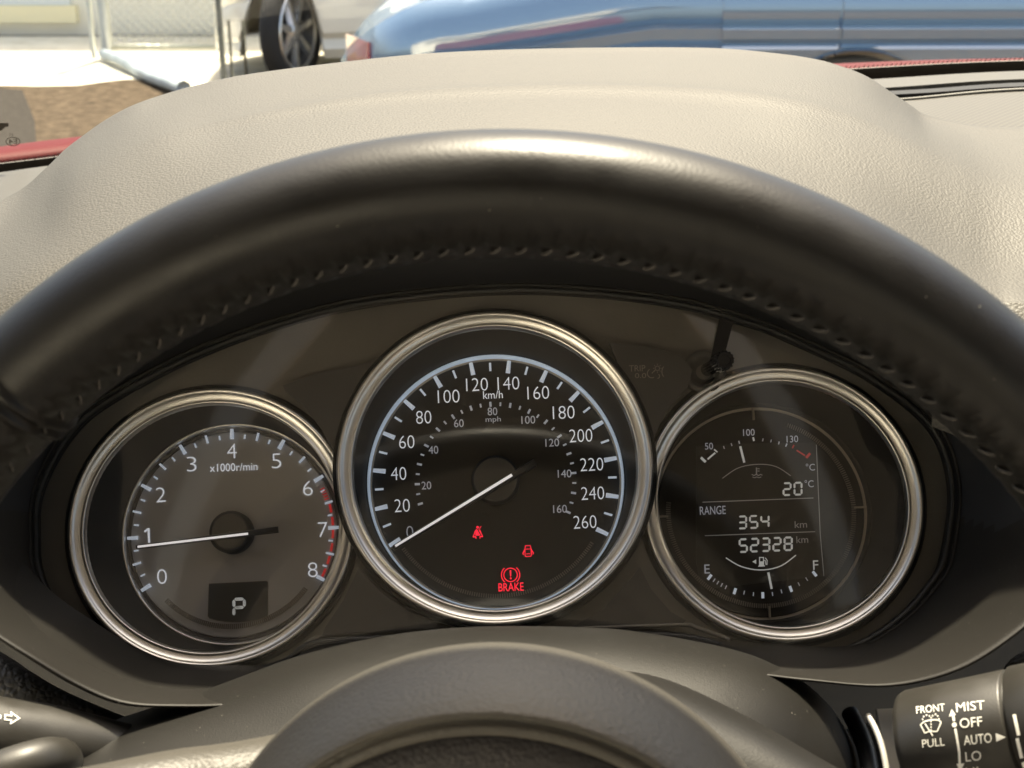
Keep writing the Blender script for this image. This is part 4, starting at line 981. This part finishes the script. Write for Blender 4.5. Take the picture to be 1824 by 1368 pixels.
# silver trim blades beside the wiper stalk
M_silv = mat('silver_trim', (.55, .53, .48), .3, metal=.3)
tv_ = thing('wheel_side_trim', 'two silver trim blades between the column shroud and wiper stalk', 'trim', P(1570, 1330, .42))
for q in ([(1560, 1262, .44), (1593, 1262, .44), (1593, 1460, .43), (1608, 1460, .43)], ):
    V, F = solid([P(1562, 1263, .435), P(1600, 1261, .435), P(1604, 1420, .425), P(1592, 1420, .425)], [(0, 1, 2, 3)], .003); mesh('trim_blade', V, F, M_silv, tv_, smooth=False)
V, F = tube(resample(PL([(1546, 1274, .43), (1560, 1300, .425), (1572, 1335, .42), (1580, 1380, .415), (1584, 1440, .41)]), 20), .0010, 10); mesh('trim_blade', V, F, M_silv, tv_)
V, F = tube(resample(PL([(1514, 1270, .46), (1534, 1310, .45), (1546, 1350, .44), (1552, 1400, .43), (1556, 1480, .42)]), 20), .0030, 12); mesh('trim_gasket', V, F, M_blk, tv_)
# dust on the shroud, surround and hub
def dust(nm, parent_org, tree, n, rng, lab):
    parts = []
    for i in range(n):
        x, y = random.uniform(rng[0], rng[2]), random.uniform(rng[1], rng[3]); r = ray(x, y).normalized(); hit = tree.ray_cast(CAM, r)
        if hit[0] is None or hit[1] is None: continue
        nrm = hit[1] if hit[1].dot(r) < 0 else -hit[1]; s_ = random.uniform(.00004, .00014) ; t_ = nrm.orthogonal().normalized(); b_ = nrm.cross(t_); k = random.uniform(0, 6.28); el = random.uniform(1, 3.0)
        vs = [hit[0] + nrm * .0001 + (t_ * math.cos(k + a) * el + b_ * math.sin(k + a)) * s_ for a in (0, 1.57, 3.14, 4.71)]
        parts.append((vs, [(0, 1, 2, 3)]))
    V, F = join(parts); o = mesh(nm, V, F, M_dust, org=parent_org, smooth=False, kind='stuff'); o['label'] = lab; o['category'] = 'dust'
for nm, lab, n, rng in (('rim', 'fine pale dust specks on the black leather rim of the steering wheel', 40, (0, 260, 1824, 900)), ('instrument_hood', 'tiny pale dust specks and lint on the dashboard hood', 160, (60, 100, 1824, 500)), ('column_shroud', 'pale dust specks scattered on the column shroud', 330, (0, 1110, 1560, 1368)), ('cluster_surround', 'pale dust specks scattered on the surround below the gauges', 420, (0, 1000, 1824, 1260))):
    o = bpy.data.objects[nm]; Vw = [v.co + ORG[o] for v in o.data.vertices]; dust('dust_specks', ORG[o], bvh(Vw, [tuple(p.vertices) for p in o.data.polygons]), n, rng, lab)
